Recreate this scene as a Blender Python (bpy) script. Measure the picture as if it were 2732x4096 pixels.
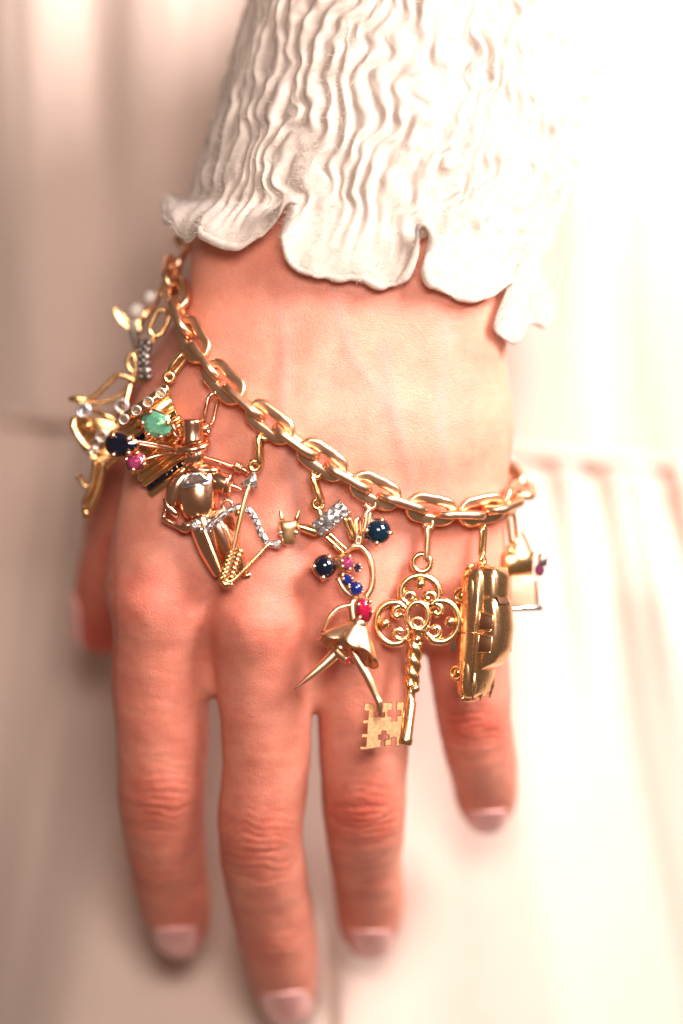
import bpy, bmesh, math, random
import numpy as np
from mathutils import Vector, Matrix

random.seed(7)
sc = bpy.context.scene
for o in list(bpy.data.objects):
    bpy.data.objects.remove(o)
sc.unit_settings.scale_length = 0.01          # one unit is one centimetre

# ------------------------------------------------------------------ camera, world, lamps, exposure
D = 60.0                                       # camera distance to the plane in focus (cm)
S = 195.0                                      # photograph pixels per cm in that plane
cam_d = bpy.data.cameras.new('camera')
cam = bpy.data.objects.new('camera', cam_d)
sc.collection.objects.link(cam)
cam.location = (0, -D, 0)
cam.rotation_euler = (math.radians(90), 0, 0)
cam_d.sensor_fit = 'VERTICAL'
cam_d.sensor_height = 36.0
cam_d.lens = D / (4096.0 / S) * 36.0
cam_d.clip_start = 1.0
cam_d.clip_end = 500.0
cam_d.dof.use_dof = True
cam_d.dof.focus_distance = D + 0.15
cam_d.dof.aperture_fstop = 0.030               # f/3, written for centimetre units
sc.camera = cam

world = bpy.data.worlds.new('World')
sc.world = world
world.use_nodes = True
bgn = world.node_tree.nodes['Background']
bgn.inputs['Color'].default_value = (1.0, 0.74, 0.60, 1)
bgn.inputs['Strength'].default_value = 0.10


def lamp(name, loc, target, sx, sy, power, color):
    d = bpy.data.lights.new(name, 'AREA')
    d.shape = 'RECTANGLE'
    d.size, d.size_y = sx, sy
    d.energy = power
    d.color = color
    o = bpy.data.objects.new(name, d)
    sc.collection.objects.link(o)
    o.location = loc
    o.rotation_euler = (Vector(target) - Vector(loc)).to_track_quat('-Z', 'Y').to_euler()
    return o


# a bright window to the upper right and an added fill lamp in front, just above the camera
lamp('window_light', (25, -19, 22), (1.5, 4, -1), 15, 18, 27000, (1.0, 0.915, 0.905))
lamp('front_fill', (4, -54, 15), (0, 3, -2), 20, 14, 20500, (1.0, 0.86, 0.81))

sc.view_settings.view_transform = 'Standard'
sc.view_settings.look = 'None'
sc.view_settings.exposure = 0.62
sc.view_settings.gamma = 1.0
sc.view_settings.use_curve_mapping = False
try:
    sc.cycles.use_denoising = True
    sc.cycles.denoiser = 'OPENIMAGEDENOISE'
except Exception:
    pass
sc.cycles.max_bounces = 10
sc.cycles.transmission_bounces = 8
sc.cycles.sample_clamp_indirect = 6.0


# ------------------------------------------------------------------ layout helper
def W(px, py, y=0.0):
    """World point (cm) that stands y cm behind the focus plane; px, py are measured on the photograph."""
    k = (D + y) / D / S
    return Vector(((px - 1366.0) * k, y, (2048.0 - py) * k))


# ------------------------------------------------------------------ noise in numpy
def _hash(ix, iy, iz):
    h = (ix * 374761393 + iy * 668265263 + iz * 2147483647) & 0xFFFFFFFF
    h = ((h ^ (h >> 13)) * 1274126177) & 0xFFFFFFFF
    h = (h ^ (h >> 16)) & 0xFFFFFF
    return h / float(0xFFFFFF)


def noise(x, y, z=0.0):
    x, y, z = np.broadcast_arrays(np.asarray(x, float), np.asarray(y, float), np.asarray(z, float))
    ix, iy, iz = np.floor(x).astype(np.int64), np.floor(y).astype(np.int64), np.floor(z).astype(np.int64)
    fx, fy, fz = x - ix, y - iy, z - iz
    fx, fy, fz = [t * t * t * (t * (t * 6 - 15) + 10) for t in (fx, fy, fz)]
    r = 0
    for a in (0, 1):
        for b in (0, 1):
            for c in (0, 1):
                w = (fx if a else 1 - fx) * (fy if b else 1 - fy) * (fz if c else 1 - fz)
                r = r + w * _hash(ix + a, iy + b, iz + c)
    return r


def fbm(x, y, z=0.0, o=3):
    s, a, t = 0, 1.0, 0.0
    for i in range(o):
        s = s + a * noise(np.asarray(x) * 2 ** i + 17 * i, np.asarray(y) * 2 ** i + 5 * i, np.asarray(z) * 2 ** i)
        t += a
        a *= 0.5
    return s / t


def sstep(a, b, x):
    t = np.clip((np.asarray(x, float) - a) / (b - a), 0, 1)
    return t * t * (3 - 2 * t)


# ------------------------------------------------------------------ materials
MATS = {}


def new_mat(name):
    m = bpy.data.materials.new(name)
    m.use_nodes = True
    nt = m.node_tree
    return m, nt, nt.nodes['Principled BSDF']


def N(nt, kind, **kw):
    n = nt.nodes.new(kind)
    for k, v in kw.items():
        if k in n.inputs:
            n.inputs[k].default_value = v
        else:
            setattr(n, k, v)
    return n


def gold(name, col, rough, tarnish):
    m, nt, b = new_mat(name)
    tc = N(nt, 'ShaderNodeTexCoord')
    n1 = N(nt, 'ShaderNodeTexNoise', Scale=3.0, Detail=5.0, Roughness=0.6)
    nt.links.new(tc.outputs['Object'], n1.inputs['Vector'])
    cr = N(nt, 'ShaderNodeMix', data_type='RGBA')
    cr.inputs[6].default_value = (*tarnish, 1)
    cr.inputs[7].default_value = (*col, 1)
    rmp = N(nt, 'ShaderNodeMapRange')
    rmp.inputs[1].default_value, rmp.inputs[2].default_value = 0.15, 0.6
    nt.links.new(n1.outputs['Fac'], rmp.inputs[0])
    nt.links.new(rmp.outputs[0], cr.inputs[0])
    nt.links.new(cr.outputs[2], b.inputs['Base Color'])
    n2 = N(nt, 'ShaderNodeTexNoise', Scale=14.0, Detail=6.0, Roughness=0.7)
    nt.links.new(tc.outputs['Object'], n2.inputs['Vector'])
    r2 = N(nt, 'ShaderNodeMapRange')
    r2.inputs[1].default_value, r2.inputs[2].default_value = 0.3, 0.75
    r2.inputs[3].default_value, r2.inputs[4].default_value = rough * 0.85, rough * 1.2
    nt.links.new(n2.outputs['Fac'], r2.inputs[0])
    nt.links.new(r2.outputs[0], b.inputs['Roughness'])
    n3 = N(nt, 'ShaderNodeTexNoise', Scale=22.0, Detail=3.0)
    nt.links.new(tc.outputs['Object'], n3.inputs['Vector'])
    bp = N(nt, 'ShaderNodeBump', Strength=0.02, Distance=0.01)
    nt.links.new(n3.outputs['Fac'], bp.inputs['Height'])
    nt.links.new(bp.outputs['Normal'], b.inputs['Normal'])
    b.inputs['Metallic'].default_value = 1.0
    MATS[name] = m


gold('rose_gold', (0.91, 0.56, 0.35), 0.33, (0.80, 0.43, 0.24))
gold('yellow_gold', (0.91, 0.57, 0.26), 0.21, (0.78, 0.43, 0.16))
gold('satin_gold', (0.91, 0.565, 0.29), 0.25, (0.82, 0.46, 0.21))
gold('brushed_gold', (0.84, 0.52, 0.27), 0.34, (0.76, 0.44, 0.20))
gold('copper_gold', (0.90, 0.50, 0.31), 0.19, (0.78, 0.37, 0.19))
gold('white_metal', (0.86, 0.83, 0.80), 0.22, (0.70, 0.65, 0.62))
gold('dark_silver', (0.42, 0.37, 0.33), 0.35, (0.22, 0.18, 0.15))


def gem_mat(name, col, ior, trans=0.85, rough=0.0):
    m, nt, b = new_mat(name)
    b.inputs['Base Color'].default_value = (*col, 1)
    b.inputs['IOR'].default_value = ior
    b.inputs['Roughness'].default_value = rough
    b.inputs['Transmission Weight'].default_value = trans
    MATS[name] = m


gem_mat('pale_horn', (0.72, 0.47, 0.31), 1.45, 0.2, 0.35)
gem_mat('diamond', (0.98, 0.96, 0.95), 2.2, 0.96)
gem_mat('emerald', (0.26, 0.86, 0.54), 1.55, 0.72)
gem_mat('pink_sapphire', (0.95, 0.16, 0.48), 1.7, 0.85)
gem_mat('ruby', (0.92, 0.02, 0.12), 1.7, 0.75)
gem_mat('sapphire', (0.008, 0.02, 0.09), 1.75, 0.3)
gem_mat('blue_sapphire', (0.010, 0.03, 0.26), 1.75, 0.5)
gem_mat('dark_sapphire', (0.003, 0.006, 0.018), 1.75, 0.15)
gem_mat('teal_cabochon', (0.006, 0.030, 0.055), 1.6, 0.5)

m, nt, b = new_mat('pearl')
b.inputs['Base Color'].default_value = (0.80, 0.72, 0.64, 1)
b.inputs['Roughness'].default_value = 0.18
b.inputs['Subsurface Weight'].default_value = 0.3
b.inputs['Subsurface Radius'].default_value = (0.1, 0.07, 0.05)
b.inputs['Coat Weight'].default_value = 0.5
MATS['pearl'] = m

m, nt, b = new_mat('dark_opening')
b.inputs['Base Color'].default_value = (0.10, 0.035, 0.012, 1)
b.inputs['Roughness'].default_value = 0.5
MATS['dark_opening'] = m

# skin: colour from a vertex attribute (redness of joints and tips, shade painted on the thumb side) and fine creases as relief
m, nt, b = new_mat('skin')
tc = N(nt, 'ShaderNodeTexCoord')
at = N(nt, 'ShaderNodeAttribute', attribute_name='flush_shade')
n1 = N(nt, 'ShaderNodeTexNoise', Scale=1.3, Detail=5.0, Roughness=0.6)
nt.links.new(tc.outputs['Object'], n1.inputs['Vector'])
ad = N(nt, 'ShaderNodeMath', operation='MULTIPLY_ADD')
nt.links.new(n1.outputs['Fac'], ad.inputs[0])
ad.inputs[1].default_value = 1.0
nt.links.new(at.outputs['Fac'], ad.inputs[2])
mx = N(nt, 'ShaderNodeMix', data_type='RGBA')
mx.inputs[6].default_value = (0.755, 0.335, 0.23, 1)
mx.inputs[7].default_value = (0.54, 0.115, 0.072, 1)
nt.links.new(ad.outputs[0], mx.inputs[0])
vat = N(nt, 'ShaderNodeAttribute', attribute_name='vein')
mv = N(nt, 'ShaderNodeMix', data_type='RGBA')
mv.inputs[7].default_value = (0.50, 0.27, 0.235, 1)
nt.links.new(vat.outputs['Fac'], mv.inputs[0])
nt.links.new(mx.outputs[2], mv.inputs[6])
n5 = N(nt, 'ShaderNodeTexNoise', Scale=7.0, Detail=6.0, Roughness=0.7)
nt.links.new(tc.outputs['Object'], n5.inputs['Vector'])
r5 = N(nt, 'ShaderNodeMapRange')
r5.inputs[1].default_value, r5.inputs[2].default_value, r5.inputs[3].default_value, r5.inputs[4].default_value = 0.35, 0.65, 0.95, 1.03
nt.links.new(n5.outputs['Fac'], r5.inputs[0])
mm = N(nt, 'ShaderNodeVectorMath', operation='SCALE')
nt.links.new(mv.outputs[2], mm.inputs[0])
nt.links.new(r5.outputs[0], mm.inputs['Scale'])
nt.links.new(mm.outputs[0], b.inputs['Base Color'])
b.inputs['Subsurface Weight'].default_value = 0.75
b.inputs['Subsurface Radius'].default_value = (1.0, 0.36, 0.18)
b.inputs['Subsurface Scale'].default_value = 0.16
b.inputs['Roughness'].default_value = 0.48
b.inputs['Specular IOR Level'].default_value = 0.32
mp = N(nt, 'ShaderNodeMapping')
mp.inputs['Scale'].default_value = (12.0, 12.0, 19.0)
mp.inputs['Rotation'].default_value = (0, 0.35, 0)
wv = N(nt, 'ShaderNodeTexNoise', Scale=3.0, Detail=2.0)
nt.links.new(tc.outputs['Object'], wv.inputs['Vector'])
wm = N(nt, 'ShaderNodeMix', data_type='VECTOR')
wm.inputs[0].default_value = 0.14
nt.links.new(tc.outputs['Object'], wm.inputs[4])
nt.links.new(wv.outputs['Color'], wm.inputs[5])
nt.links.new(wm.outputs[1], mp.inputs['Vector'])
vo = N(nt, 'ShaderNodeTexVoronoi', feature='DISTANCE_TO_EDGE', Scale=1.0)
nt.links.new(mp.outputs[0], vo.inputs['Vector'])
vr = N(nt, 'ShaderNodeMapRange')
vr.inputs[1].default_value, vr.inputs[2].default_value = 0.0, 0.16
nt.links.new(vo.outputs['Distance'], vr.inputs[0])
n4 = N(nt, 'ShaderNodeTexNoise', Scale=26.0, Detail=5.0, Roughness=0.7)
nt.links.new(tc.outputs['Object'], n4.inputs['Vector'])
am = N(nt, 'ShaderNodeMath', operation='MULTIPLY_ADD')
nt.links.new(n4.outputs['Fac'], am.inputs[0])
am.inputs[1].default_value = 1.3
nt.links.new(vr.outputs[0], am.inputs[2])
bp = N(nt, 'ShaderNodeBump', Strength=0.32, Distance=0.014)
nt.links.new(am.outputs[0], bp.inputs['Height'])
nt.links.new(bp.outputs['Normal'], b.inputs['Normal'])
MATS['skin'] = m

m, nt, b = new_mat('nail')
b.inputs['Base Color'].default_value = (0.76, 0.39, 0.35, 1)
b.inputs['Roughness'].default_value = 0.15
b.inputs['Subsurface Weight'].default_value = 0.5
b.inputs['Subsurface Radius'].default_value = (0.5, 0.2, 0.15)
b.inputs['Subsurface Scale'].default_value = 0.1
MATS['nail'] = m


def cloth(name, col, scale, bump, sheen, trans):
    m, nt, b = new_mat(name)
    tc = N(nt, 'ShaderNodeTexCoord')
    uv = N(nt, 'ShaderNodeUVMap')
    w1 = N(nt, 'ShaderNodeTexWave', Scale=scale, Distortion=1.2, Detail=2.0)
    w2 = N(nt, 'ShaderNodeTexWave', Scale=scale, Distortion=1.2, Detail=2.0, bands_direction='Y')
    nt.links.new(uv.outputs[0], w1.inputs['Vector'])
    nt.links.new(uv.outputs[0], w2.inputs['Vector'])
    a1 = N(nt, 'ShaderNodeMath', operation='ADD')
    nt.links.new(w1.outputs['Fac'], a1.inputs[0])
    nt.links.new(w2.outputs['Fac'], a1.inputs[1])
    n1 = N(nt, 'ShaderNodeTexNoise', Scale=18.0, Detail=5.0, Roughness=0.7)
    nt.links.new(tc.outputs['Object'], n1.inputs['Vector'])
    a2 = N(nt, 'ShaderNodeMath', operation='MULTIPLY_ADD')
    nt.links.new(n1.outputs['Fac'], a2.inputs[0])
    a2.inputs[1].default_value = 4.0
    nt.links.new(a1.outputs[0], a2.inputs[2])
    bp = N(nt, 'ShaderNodeBump', Strength=bump, Distance=0.02)
    nt.links.new(a2.outputs[0], bp.inputs['Height'])
    n2 = N(nt, 'ShaderNodeTexNoise', Scale=2.0, Detail=4.0)
    nt.links.new(tc.outputs['Object'], n2.inputs['Vector'])
    mx = N(nt, 'ShaderNodeMix', data_type='RGBA')
    mx.inputs[6].default_value = (*[c * 0.93 for c in col], 1)
    mx.inputs[7].default_value = (*col, 1)
    nt.links.new(n2.outputs['Fac'], mx.inputs[0])
    nt.links.new(mx.outputs[2], b.inputs['Base Color'])
    nt.links.new(bp.outputs['Normal'], b.inputs['Normal'])
    b.inputs['Roughness'].default_value = 0.9
    b.inputs['Specular IOR Level'].default_value = 0.15
    b.inputs['Sheen Weight'].default_value = sheen
    b.inputs['Sheen Roughness'].default_value = 0.6
    tr = N(nt, 'ShaderNodeBsdfTranslucent')
    nt.links.new(mx.outputs[2], tr.inputs['Color'])
    ms = N(nt, 'ShaderNodeMixShader', Fac=trans)
    out = nt.nodes['Material Output']
    nt.links.new(b.outputs[0], ms.inputs[1])
    nt.links.new(tr.outputs[0], ms.inputs[2])
    nt.links.new(ms.outputs[0], out.inputs['Surface'])
    MATS[name] = m


cloth('cream_gauze', (0.76, 0.655, 0.56), 14.0, 0.22, 0.35, 0.42)
cloth('cream_linen', (0.74, 0.58, 0.485), 7.0, 0.30, 0.15, 0.05)


# ------------------------------------------------------------------ object helpers
def link_mesh(name, V, F, mat, parent=None, origin=(0, 0, 0), smooth=True, label=None, uv=None, fix=False):
    me = bpy.data.meshes.new(name)
    V = np.asarray(V, float) - np.asarray(origin, float)
    me.from_pydata([tuple(v) for v in V], [], [tuple(int(i) for i in f) for f in F])
    if smooth:
        me.polygons.foreach_set('use_smooth', [True] * len(me.polygons))
    if uv is not None:
        l = me.uv_layers.new(name='UVMap')
        vi = np.empty(len(me.loops), dtype=np.int64)
        me.loops.foreach_get('vertex_index', vi)
        l.data.foreach_set('uv', np.asarray(uv, np.float32)[vi].ravel())
    if fix:
        bm_ = bmesh.new()
        bm_.from_mesh(me)
        bmesh.ops.recalc_face_normals(bm_, faces=bm_.faces)
        bm_.to_mesh(me)
        bm_.free()
    me.materials.append(MATS[mat])
    me.update()
    o = bpy.data.objects.new(name, me)
    sc.collection.objects.link(o)
    if parent is not None:
        o.parent = parent
    if label:
        o['label'] = label
    return o


def grid_faces(nu, nv, wrap_u=False):
    F = []
    for j in range(nv - 1):
        for i in range(nu if wrap_u else nu - 1):
            a, b_ = j * nu + i, j * nu + (i + 1) % nu
            F.append((a, b_, b_ + nu, a + nu))
    return F


# ------------------------------------------------------------------ the hand: a smooth union of tapered limbs on a grid
H0 = 0.07
GX, GY, GZ = np.arange(-7.6, 5.2, H0), np.arange(-0.8, 8.2, H0), np.arange(-12.4, 12.6, H0)
FAR = 3.0


def sub(lo, hi):
    r = []
    for g, a, b_ in zip((GX, GY, GZ), lo, hi):
        i0 = max(0, int((a - g[0]) / H0) - 1)
        i1 = min(len(g), int((b_ - g[0]) / H0) + 3)
        r.append(slice(i0, max(i1, i0 + 1)))
    return tuple(r)


def cone_sdf(sl, a, b_, ra, rb, flat=1.0):
    x, y, z = np.meshgrid(GX[sl[0]], GY[sl[1]], GZ[sl[2]], indexing='ij')
    ax, ay, az = a
    d = np.array(b_) - np.array(a)
    L = float(d @ d) + 1e-9
    t = np.clip(((x - ax) * d[0] + (y - ay) * d[1] + (z - az) * d[2]) / L, 0, 1)
    ex, ey, ez = x - ax - t * d[0], y - ay - t * d[1], z - az - t * d[2]
    return np.sqrt(ex * ex + (ey * flat) ** 2 + ez * ez) - (ra + (rb - ra) * t)


def smin(a, b_, k):
    h = np.clip(k - np.abs(a - b_), 0, None) / k
    return np.minimum(a, b_) - h * h * k * 0.25


def union(segs, k):
    G = np.full((len(GX), len(GY), len(GZ)), FAR)
    for (a, b_, ra, rb) in segs:
        R = max(ra, rb) + k + 0.5
        lo = np.minimum(a, b_) - R
        hi = np.maximum(a, b_) + R
        sl = sub(lo, hi)
        G[sl] = smin(G[sl], cone_sdf(sl, a, b_, ra, rb), k)
    return G


def J(px, py, yf, r):
    """Joint centre whose skin stands yf behind the focus plane, seen at px, py."""
    return np.array(W(px, py, yf + r)), r


def chain(pts, fine=0):
    js = [J(*p) for p in pts]
    if fine:                                            # a smooth curve through the joints, radius included
        a = np.array([list(c) + [r] for c, r in js])
        a = np.vstack([2 * a[0] - a[1], a, 2 * a[-1] - a[-2]])
        q = []
        for i in range(1, len(a) - 2):
            p0, p1, p2, p3 = a[i - 1:i + 3]
            for t in np.arange(fine) / fine:
                q.append(0.5 * (2 * p1 + (p2 - p0) * t + (2 * p0 - 5 * p1 + 4 * p2 - p3) * t * t + (-p0 + 3 * p1 - 3 * p2 + p3) * t ** 3))
        q.append(a[-2])
        js = [(p[:3], p[3]) for p in q]
    return [(js[i][0], js[i + 1][0], js[i][1], js[i + 1][1]) for i in range(len(js) - 1)]


palm = []
palm += chain([(1620, 0, 2.0, 1.3), (1300, 550, 1.35, 1.25), (1045, 1000, 0.80, 1.25), (850, 1700, 0.60, 1.05), (690, 2200, 0.50, 0.93), (640, 2420, 0.30, 0.95)])
palm += chain([(1740, 0, 1.7, 1.5), (1530, 550, 0.95, 1.5), (1370, 1000, 0.30, 1.45), (1180, 1700, 0.15, 1.05), (1070, 2250, 0.20, 0.90), (1035, 2480, -0.02, 0.93)])
palm += chain([(1900, 0, 2.0, 1.3), (1760, 550, 1.3, 1.3), (1660, 1000, 0.48, 1.36), (1500, 1700, 0.30, 1.1), (1425, 2430, 0.42, 0.90)])
palm += chain([(1780, 1000, 0.75, 1.26), (1790, 1700, 0.85, 1.22), (1835, 2290, 1.20, 0.94)])
palm += chain([(700, 1650, 1.15, 0.80), (600, 2330, 0.95, 0.78)])                       # muscle beside the index bone
palm += chain([(900, 1500, 2.2, 1.0), (1000, 2250, 2.2, 0.9), (1500, 2300, 2.2, 0.9), (1750, 1500, 2.2, 1.0), (900, 1500, 2.2, 1.0)])
palm += chain([(1250, 1300, 2.2, 1.1), (1250, 2200, 2.2, 1.0)])
palm += chain([(830, 2250, 0.85, 0.80), (855, 2710, 1.35, 0.32)])                       # webs between the fingers
palm += chain([(1235, 2300, 0.75, 0.80), (1252, 2765, 1.30, 0.32)])
palm += chain([(1610, 2200, 1.05, 0.75), (1680, 2545, 1.75, 0.32)])
palm += chain([(1200, 1000, 0.52, 1.3), (1015, 1750, 0.36, 1.0), (850, 2200, 0.62, 0.85)])   # flesh between the bones
palm += chain([(1510, 1000, 0.34, 1.4), (1340, 1750, 0.20, 1.0), (1250, 2250, 0.50, 0.85)])
palm += chain([(1720, 1000, 0.58, 1.3), (1650, 1750, 0.50, 1.1), (1630, 2250, 0.85, 0.85)])
P_ = union(palm, 0.55)

FINGERS = {
    'index': [(640, 2420, 0.30, 0.95), (642, 2700, 0.80, 1.03), (648, 2931, 1.16, 1.0), (644, 3184, 1.72, 0.93), (668, 3420, 2.70, 0.84), (690, 3560, 3.35, 0.80), (706, 3655, 3.85, 0.72), (716, 3715, 4.25, 0.60)],
    'middle': [(1035, 2480, -0.02, 0.93), (1058, 2760, 0.45, 0.97), (1066, 3050, 0.86, 0.93), (1042, 3366, 1.50, 0.895), (1092, 3640, 2.70, 0.88), (1118, 3800, 3.50, 0.84), (1136, 3915, 4.10, 0.73), (1146, 3980, 4.50, 0.63)],
    'ring': [(1425, 2430, 0.42, 0.90), (1450, 2730, 0.80, 0.98), (1454, 3000, 1.18, 0.935), (1456, 3240, 1.70, 0.895), (1466, 3430, 2.75, 0.79), (1476, 3570, 3.55, 0.76), (1478, 3660, 4.05, 0.71), (1480, 3718, 4.45, 0.61)],
    'pinky': [(1835, 2290, 1.20, 0.94), (1868, 2600, 1.60, 0.88), (1905, 2917, 2.20, 0.80), (1938, 3080, 3.10, 0.735), (1944, 3175, 3.70, 0.69), (1946, 3225, 4.1, 0.57)],
    'thumb': [(960, 1300, 2.1, 1.15), (600, 1780, 3.1, 1.05), (485, 2180, 4.1, 0.85), (430, 2400, 4.8, 0.78), (402, 2510, 5.2, 0.60)],
}
KPALM = {'index': 0.34, 'middle': 0.34, 'ring': 0.34, 'pinky': 0.34, 'thumb': 0.8}
SDF = P_.copy()
for nm, pts in FINGERS.items():
    F_ = union(chain(pts, 4), 0.02)
    SDF = smin(SDF, smin(P_, F_, KPALM[nm]), 0.10)
del P_, F_


def sample(p):
    p = np.atleast_2d(p)
    q = (p - np.array([GX[0], GY[0], GZ[0]])) / H0
    mx = np.array(SDF.shape) - 2
    out = np.any((q < 0) | (q > mx), axis=1)
    i = np.clip(np.floor(q).astype(int), 0, mx)
    f = np.clip(q - i, 0, 1)
    r = 0
    for a in (0, 1):
        for b_ in (0, 1):
            for c in (0, 1):
                w = (f[:, 0] if a else 1 - f[:, 0]) * (f[:, 1] if b_ else 1 - f[:, 1]) * (f[:, 2] if c else 1 - f[:, 2])
                r = r + w * SDF[i[:, 0] + a, i[:, 1] + b_, i[:, 2] + c]
    return np.where(out, FAR, r)


def grad(p):
    e = H0
    g = np.stack([sample(p + np.eye(3)[k] * e) - sample(p - np.eye(3)[k] * e) for k in range(3)], 1)
    return g / (np.linalg.norm(g, axis=1, keepdims=True) + 1e-9)


def skin_depth(px, py):
    """Depth (cm behind the focus plane) of the skin seen at a photograph pixel; None beside the hand."""
    ys = np.arange(-0.8, 7.5, 0.03)
    p = np.array([tuple(W(px, py, y)) for y in ys])
    d = sample(p)
    k = np.nonzero(d < 0)[0]
    return float(ys[k[0]]) if len(k) else None


def surface_nets(G):
    s = G < 0
    c = np.zeros(np.array(G.shape) - 1, int)
    for a in (0, 1):
        for b_ in (0, 1):
            for d in (0, 1):
                c += s[a:s.shape[0] - 1 + a, b_:s.shape[1] - 1 + b_, d:s.shape[2] - 1 + d]
    act = (c > 0) & (c < 8)
    idx = -np.ones(act.shape, int)
    cells = np.argwhere(act)
    idx[act] = np.arange(len(cells))
    acc = np.zeros((len(cells), 3))
    cnt = np.zeros(len(cells))
    cor = [(a, b_, d) for a in (0, 1) for b_ in (0, 1) for d in (0, 1)]
    for u in cor:
        for k in range(3):
            if u[k]:
                continue
            v = list(u)
            v[k] = 1
            g0 = G[cells[:, 0] + u[0], cells[:, 1] + u[1], cells[:, 2] + u[2]]
            g1 = G[cells[:, 0] + v[0], cells[:, 1] + v[1], cells[:, 2] + v[2]]
            m_ = (g0 < 0) != (g1 < 0)
            t = np.where(m_, g0 / (g0 - g1 + 1e-12), 0)
            pos = np.tile(np.array(u, float), (len(cells), 1))
            pos[:, k] += t
            acc[m_] += pos[m_]
            cnt[m_] += 1
    V = (cells + acc / cnt[:, None]) * H0 + np.array([GX[0], GY[0], GZ[0]])
    F = []
    for k in range(3):
        u, v = [(1, 2), (2, 0), (0, 1)][k]
        sl0 = [slice(None)] * 3
        sl1 = [slice(None)] * 3
        sl0[k] = slice(0, -1)
        sl1[k] = slice(1, None)
        a, b_ = s[tuple(sl0)], s[tuple(sl1)]
        e = np.argwhere(a != b_)
        ok = (e[:, u] > 0) & (e[:, v] > 0) & (e[:, u] < G.shape[u] - 1) & (e[:, v] < G.shape[v] - 1)
        e = e[ok]
        du, dv = np.eye(3, dtype=int)[u], np.eye(3, dtype=int)[v]
        q = [idx[tuple((e - du - dv).T)], idx[tuple((e - dv).T)], idx[tuple(e.T)], idx[tuple((e - du).T)]]
        q = np.stack(q, 1)
        flip = ~a[tuple(e.T)]
        q[flip] = q[flip][:, ::-1]
        F.append(q)
    return V, np.concatenate(F)


HV, HF = surface_nets(SDF)
for it in range(4):                                     # even out the grid
    acc = np.zeros_like(HV)
    cnt = np.zeros(len(HV))
    for k in range(4):
        np.add.at(acc, HF[:, k], HV[HF[:, (k + 1) % 4]])
        np.add.at(cnt, HF[:, k], 1)
    HV = 0.4 * HV + 0.6 * acc / np.maximum(cnt, 1)[:, None]
HV -= grad(HV) * np.clip(sample(HV), -0.05, 0.05)[:, None] * 0.8
HN = grad(HV)
kx = (HV[:, 1] + D) / D
PX, PY = HV[:, 0] / kx * S + 1366, 2048 - HV[:, 2] / kx * S   # where each skin point is seen
front = np.clip(-HN[:, 1] * 1.4, 0, 1)


def along(px, py, path):
    """distance (photo px) of points to a polyline and the fraction of the way along it"""
    best = np.full(len(px), 1e9)
    tt = np.zeros(len(px))
    n = len(path) - 1
    for i in range(n):
        a, b_ = np.array(path[i], float), np.array(path[i + 1], float)
        d = b_ - a
        t = np.clip(((px - a[0]) * d[0] + (py - a[1]) * d[1]) / (d @ d), 0, 1)
        r = np.hypot(px - a[0] - t * d[0], py - a[1] - t * d[1])
        w = r < best
        best[w] = r[w]
        tt[w] = (i + t[w]) / n
    return best, tt


disp = np.zeros(len(HV))
vein = np.zeros(len(HV))
# tendons and veins of the back of the hand
for path, w, h in (([(1380, 1000), (1250, 1500), (1120, 2000), (1035, 2480)], 55, 0.055), ([(1560, 1050), (1500, 1600), (1440, 2400)], 50, 0.04),
                   ([(1110, 1200), (1135, 1350), (1140, 1480), (1125, 1620), (1140, 1780), (1180, 1950), (1190, 2250)], 26, 0.050), ([(1540, 1400), (1575, 1650), (1640, 1900), (1620, 2250)], 26, 0.052),
                   ([(1330, 1150), (1400, 1420), (1575, 1650)], 22, 0.030), ([(1380, 1750), (1330, 2000), (1400, 2250)], 22, 0.03),
                   ([(820, 1750), (900, 2000), (840, 2300)], 24, 0.035), ([(1780, 1300), (1760, 1700), (1790, 2100)], 26, 0.03)):
    r, t = along(PX, PY, path)
    vein += (0.5 if w < 30 else 0) * np.exp(-(r / w) ** 2) * front
    disp += 0.55 * h * np.exp(-(r / (w * 1.2)) ** 2) * np.sin(np.pi * np.clip(t, 0.02, 0.98)) ** 0.6 * front
# gentle unevenness
disp += (fbm(HV[:, 0] * 0.8, HV[:, 1] * 0.8, HV[:, 2] * 0.8) - 0.5) * 0.10 * sstep(1500, 1000, -PY + 3000)
# knuckle mounds and creases
flush_shade = np.zeros(len(HV))


def creases(cx, cy, wx, hy, amp, nline, seed, red):
    u, v = (PX - cx) / wx, (PY - cy) / hy
    g = np.exp(-(u * u) ** 1.5 - (v * v) ** 1.2) * front
    wob = v + 0.38 * (noise(u * 2.2 + seed, v * 1.7, seed) - 0.5) + 0.16 * u * u * np.sign(v)
    ln = np.abs(np.sin(wob * nline * np.pi / 2)) ** 0.55
    global disp, flush_shade
    disp += g * 0.75 * (amp * 1.5 * (0.5 + 0.5 * np.exp(-v * v)) - amp * 1.7 * (1 - ln) * (0.45 + 0.9 * noise(u * 3 + seed * 3, v * 5, seed)))
    flush_shade += red * g


creases(642, 3195, 165, 125, 0.040, 8, 1.3, 0.30)
creases(1028, 3375, 165, 135, 0.042, 8, 4.7, 0.32)
creases(1440, 3245, 165, 120, 0.046, 8, 8.1, 0.60)
creases(1890, 2905, 145, 95, 0.044, 7, 12.9, 0.62)
creases(660, 3520, 130, 42, 0.028, 3, 2.2, 0.10)
creases(1105, 3790, 130, 48, 0.028, 3, 5.2, 0.10)
creases(1470, 3560, 130, 40, 0.028, 3, 6.6, 0.12)
for cx, cy, wx, hy, sd in ((610, 2440, 210, 150, 21.0), (1020, 2490, 220, 160, 23.0)):
    creases(cx, cy, wx, hy, 0.010, 9, sd, 0.16)
for nm, pts in FINGERS.items():
    e = np.array(W(pts[-1][0], pts[-1][1], pts[-1][2] + pts[-1][3]))
    r = np.linalg.norm(HV - e, axis=1)
    flush_shade += 0.24 * np.exp(-(r / 0.95) ** 2)
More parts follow.
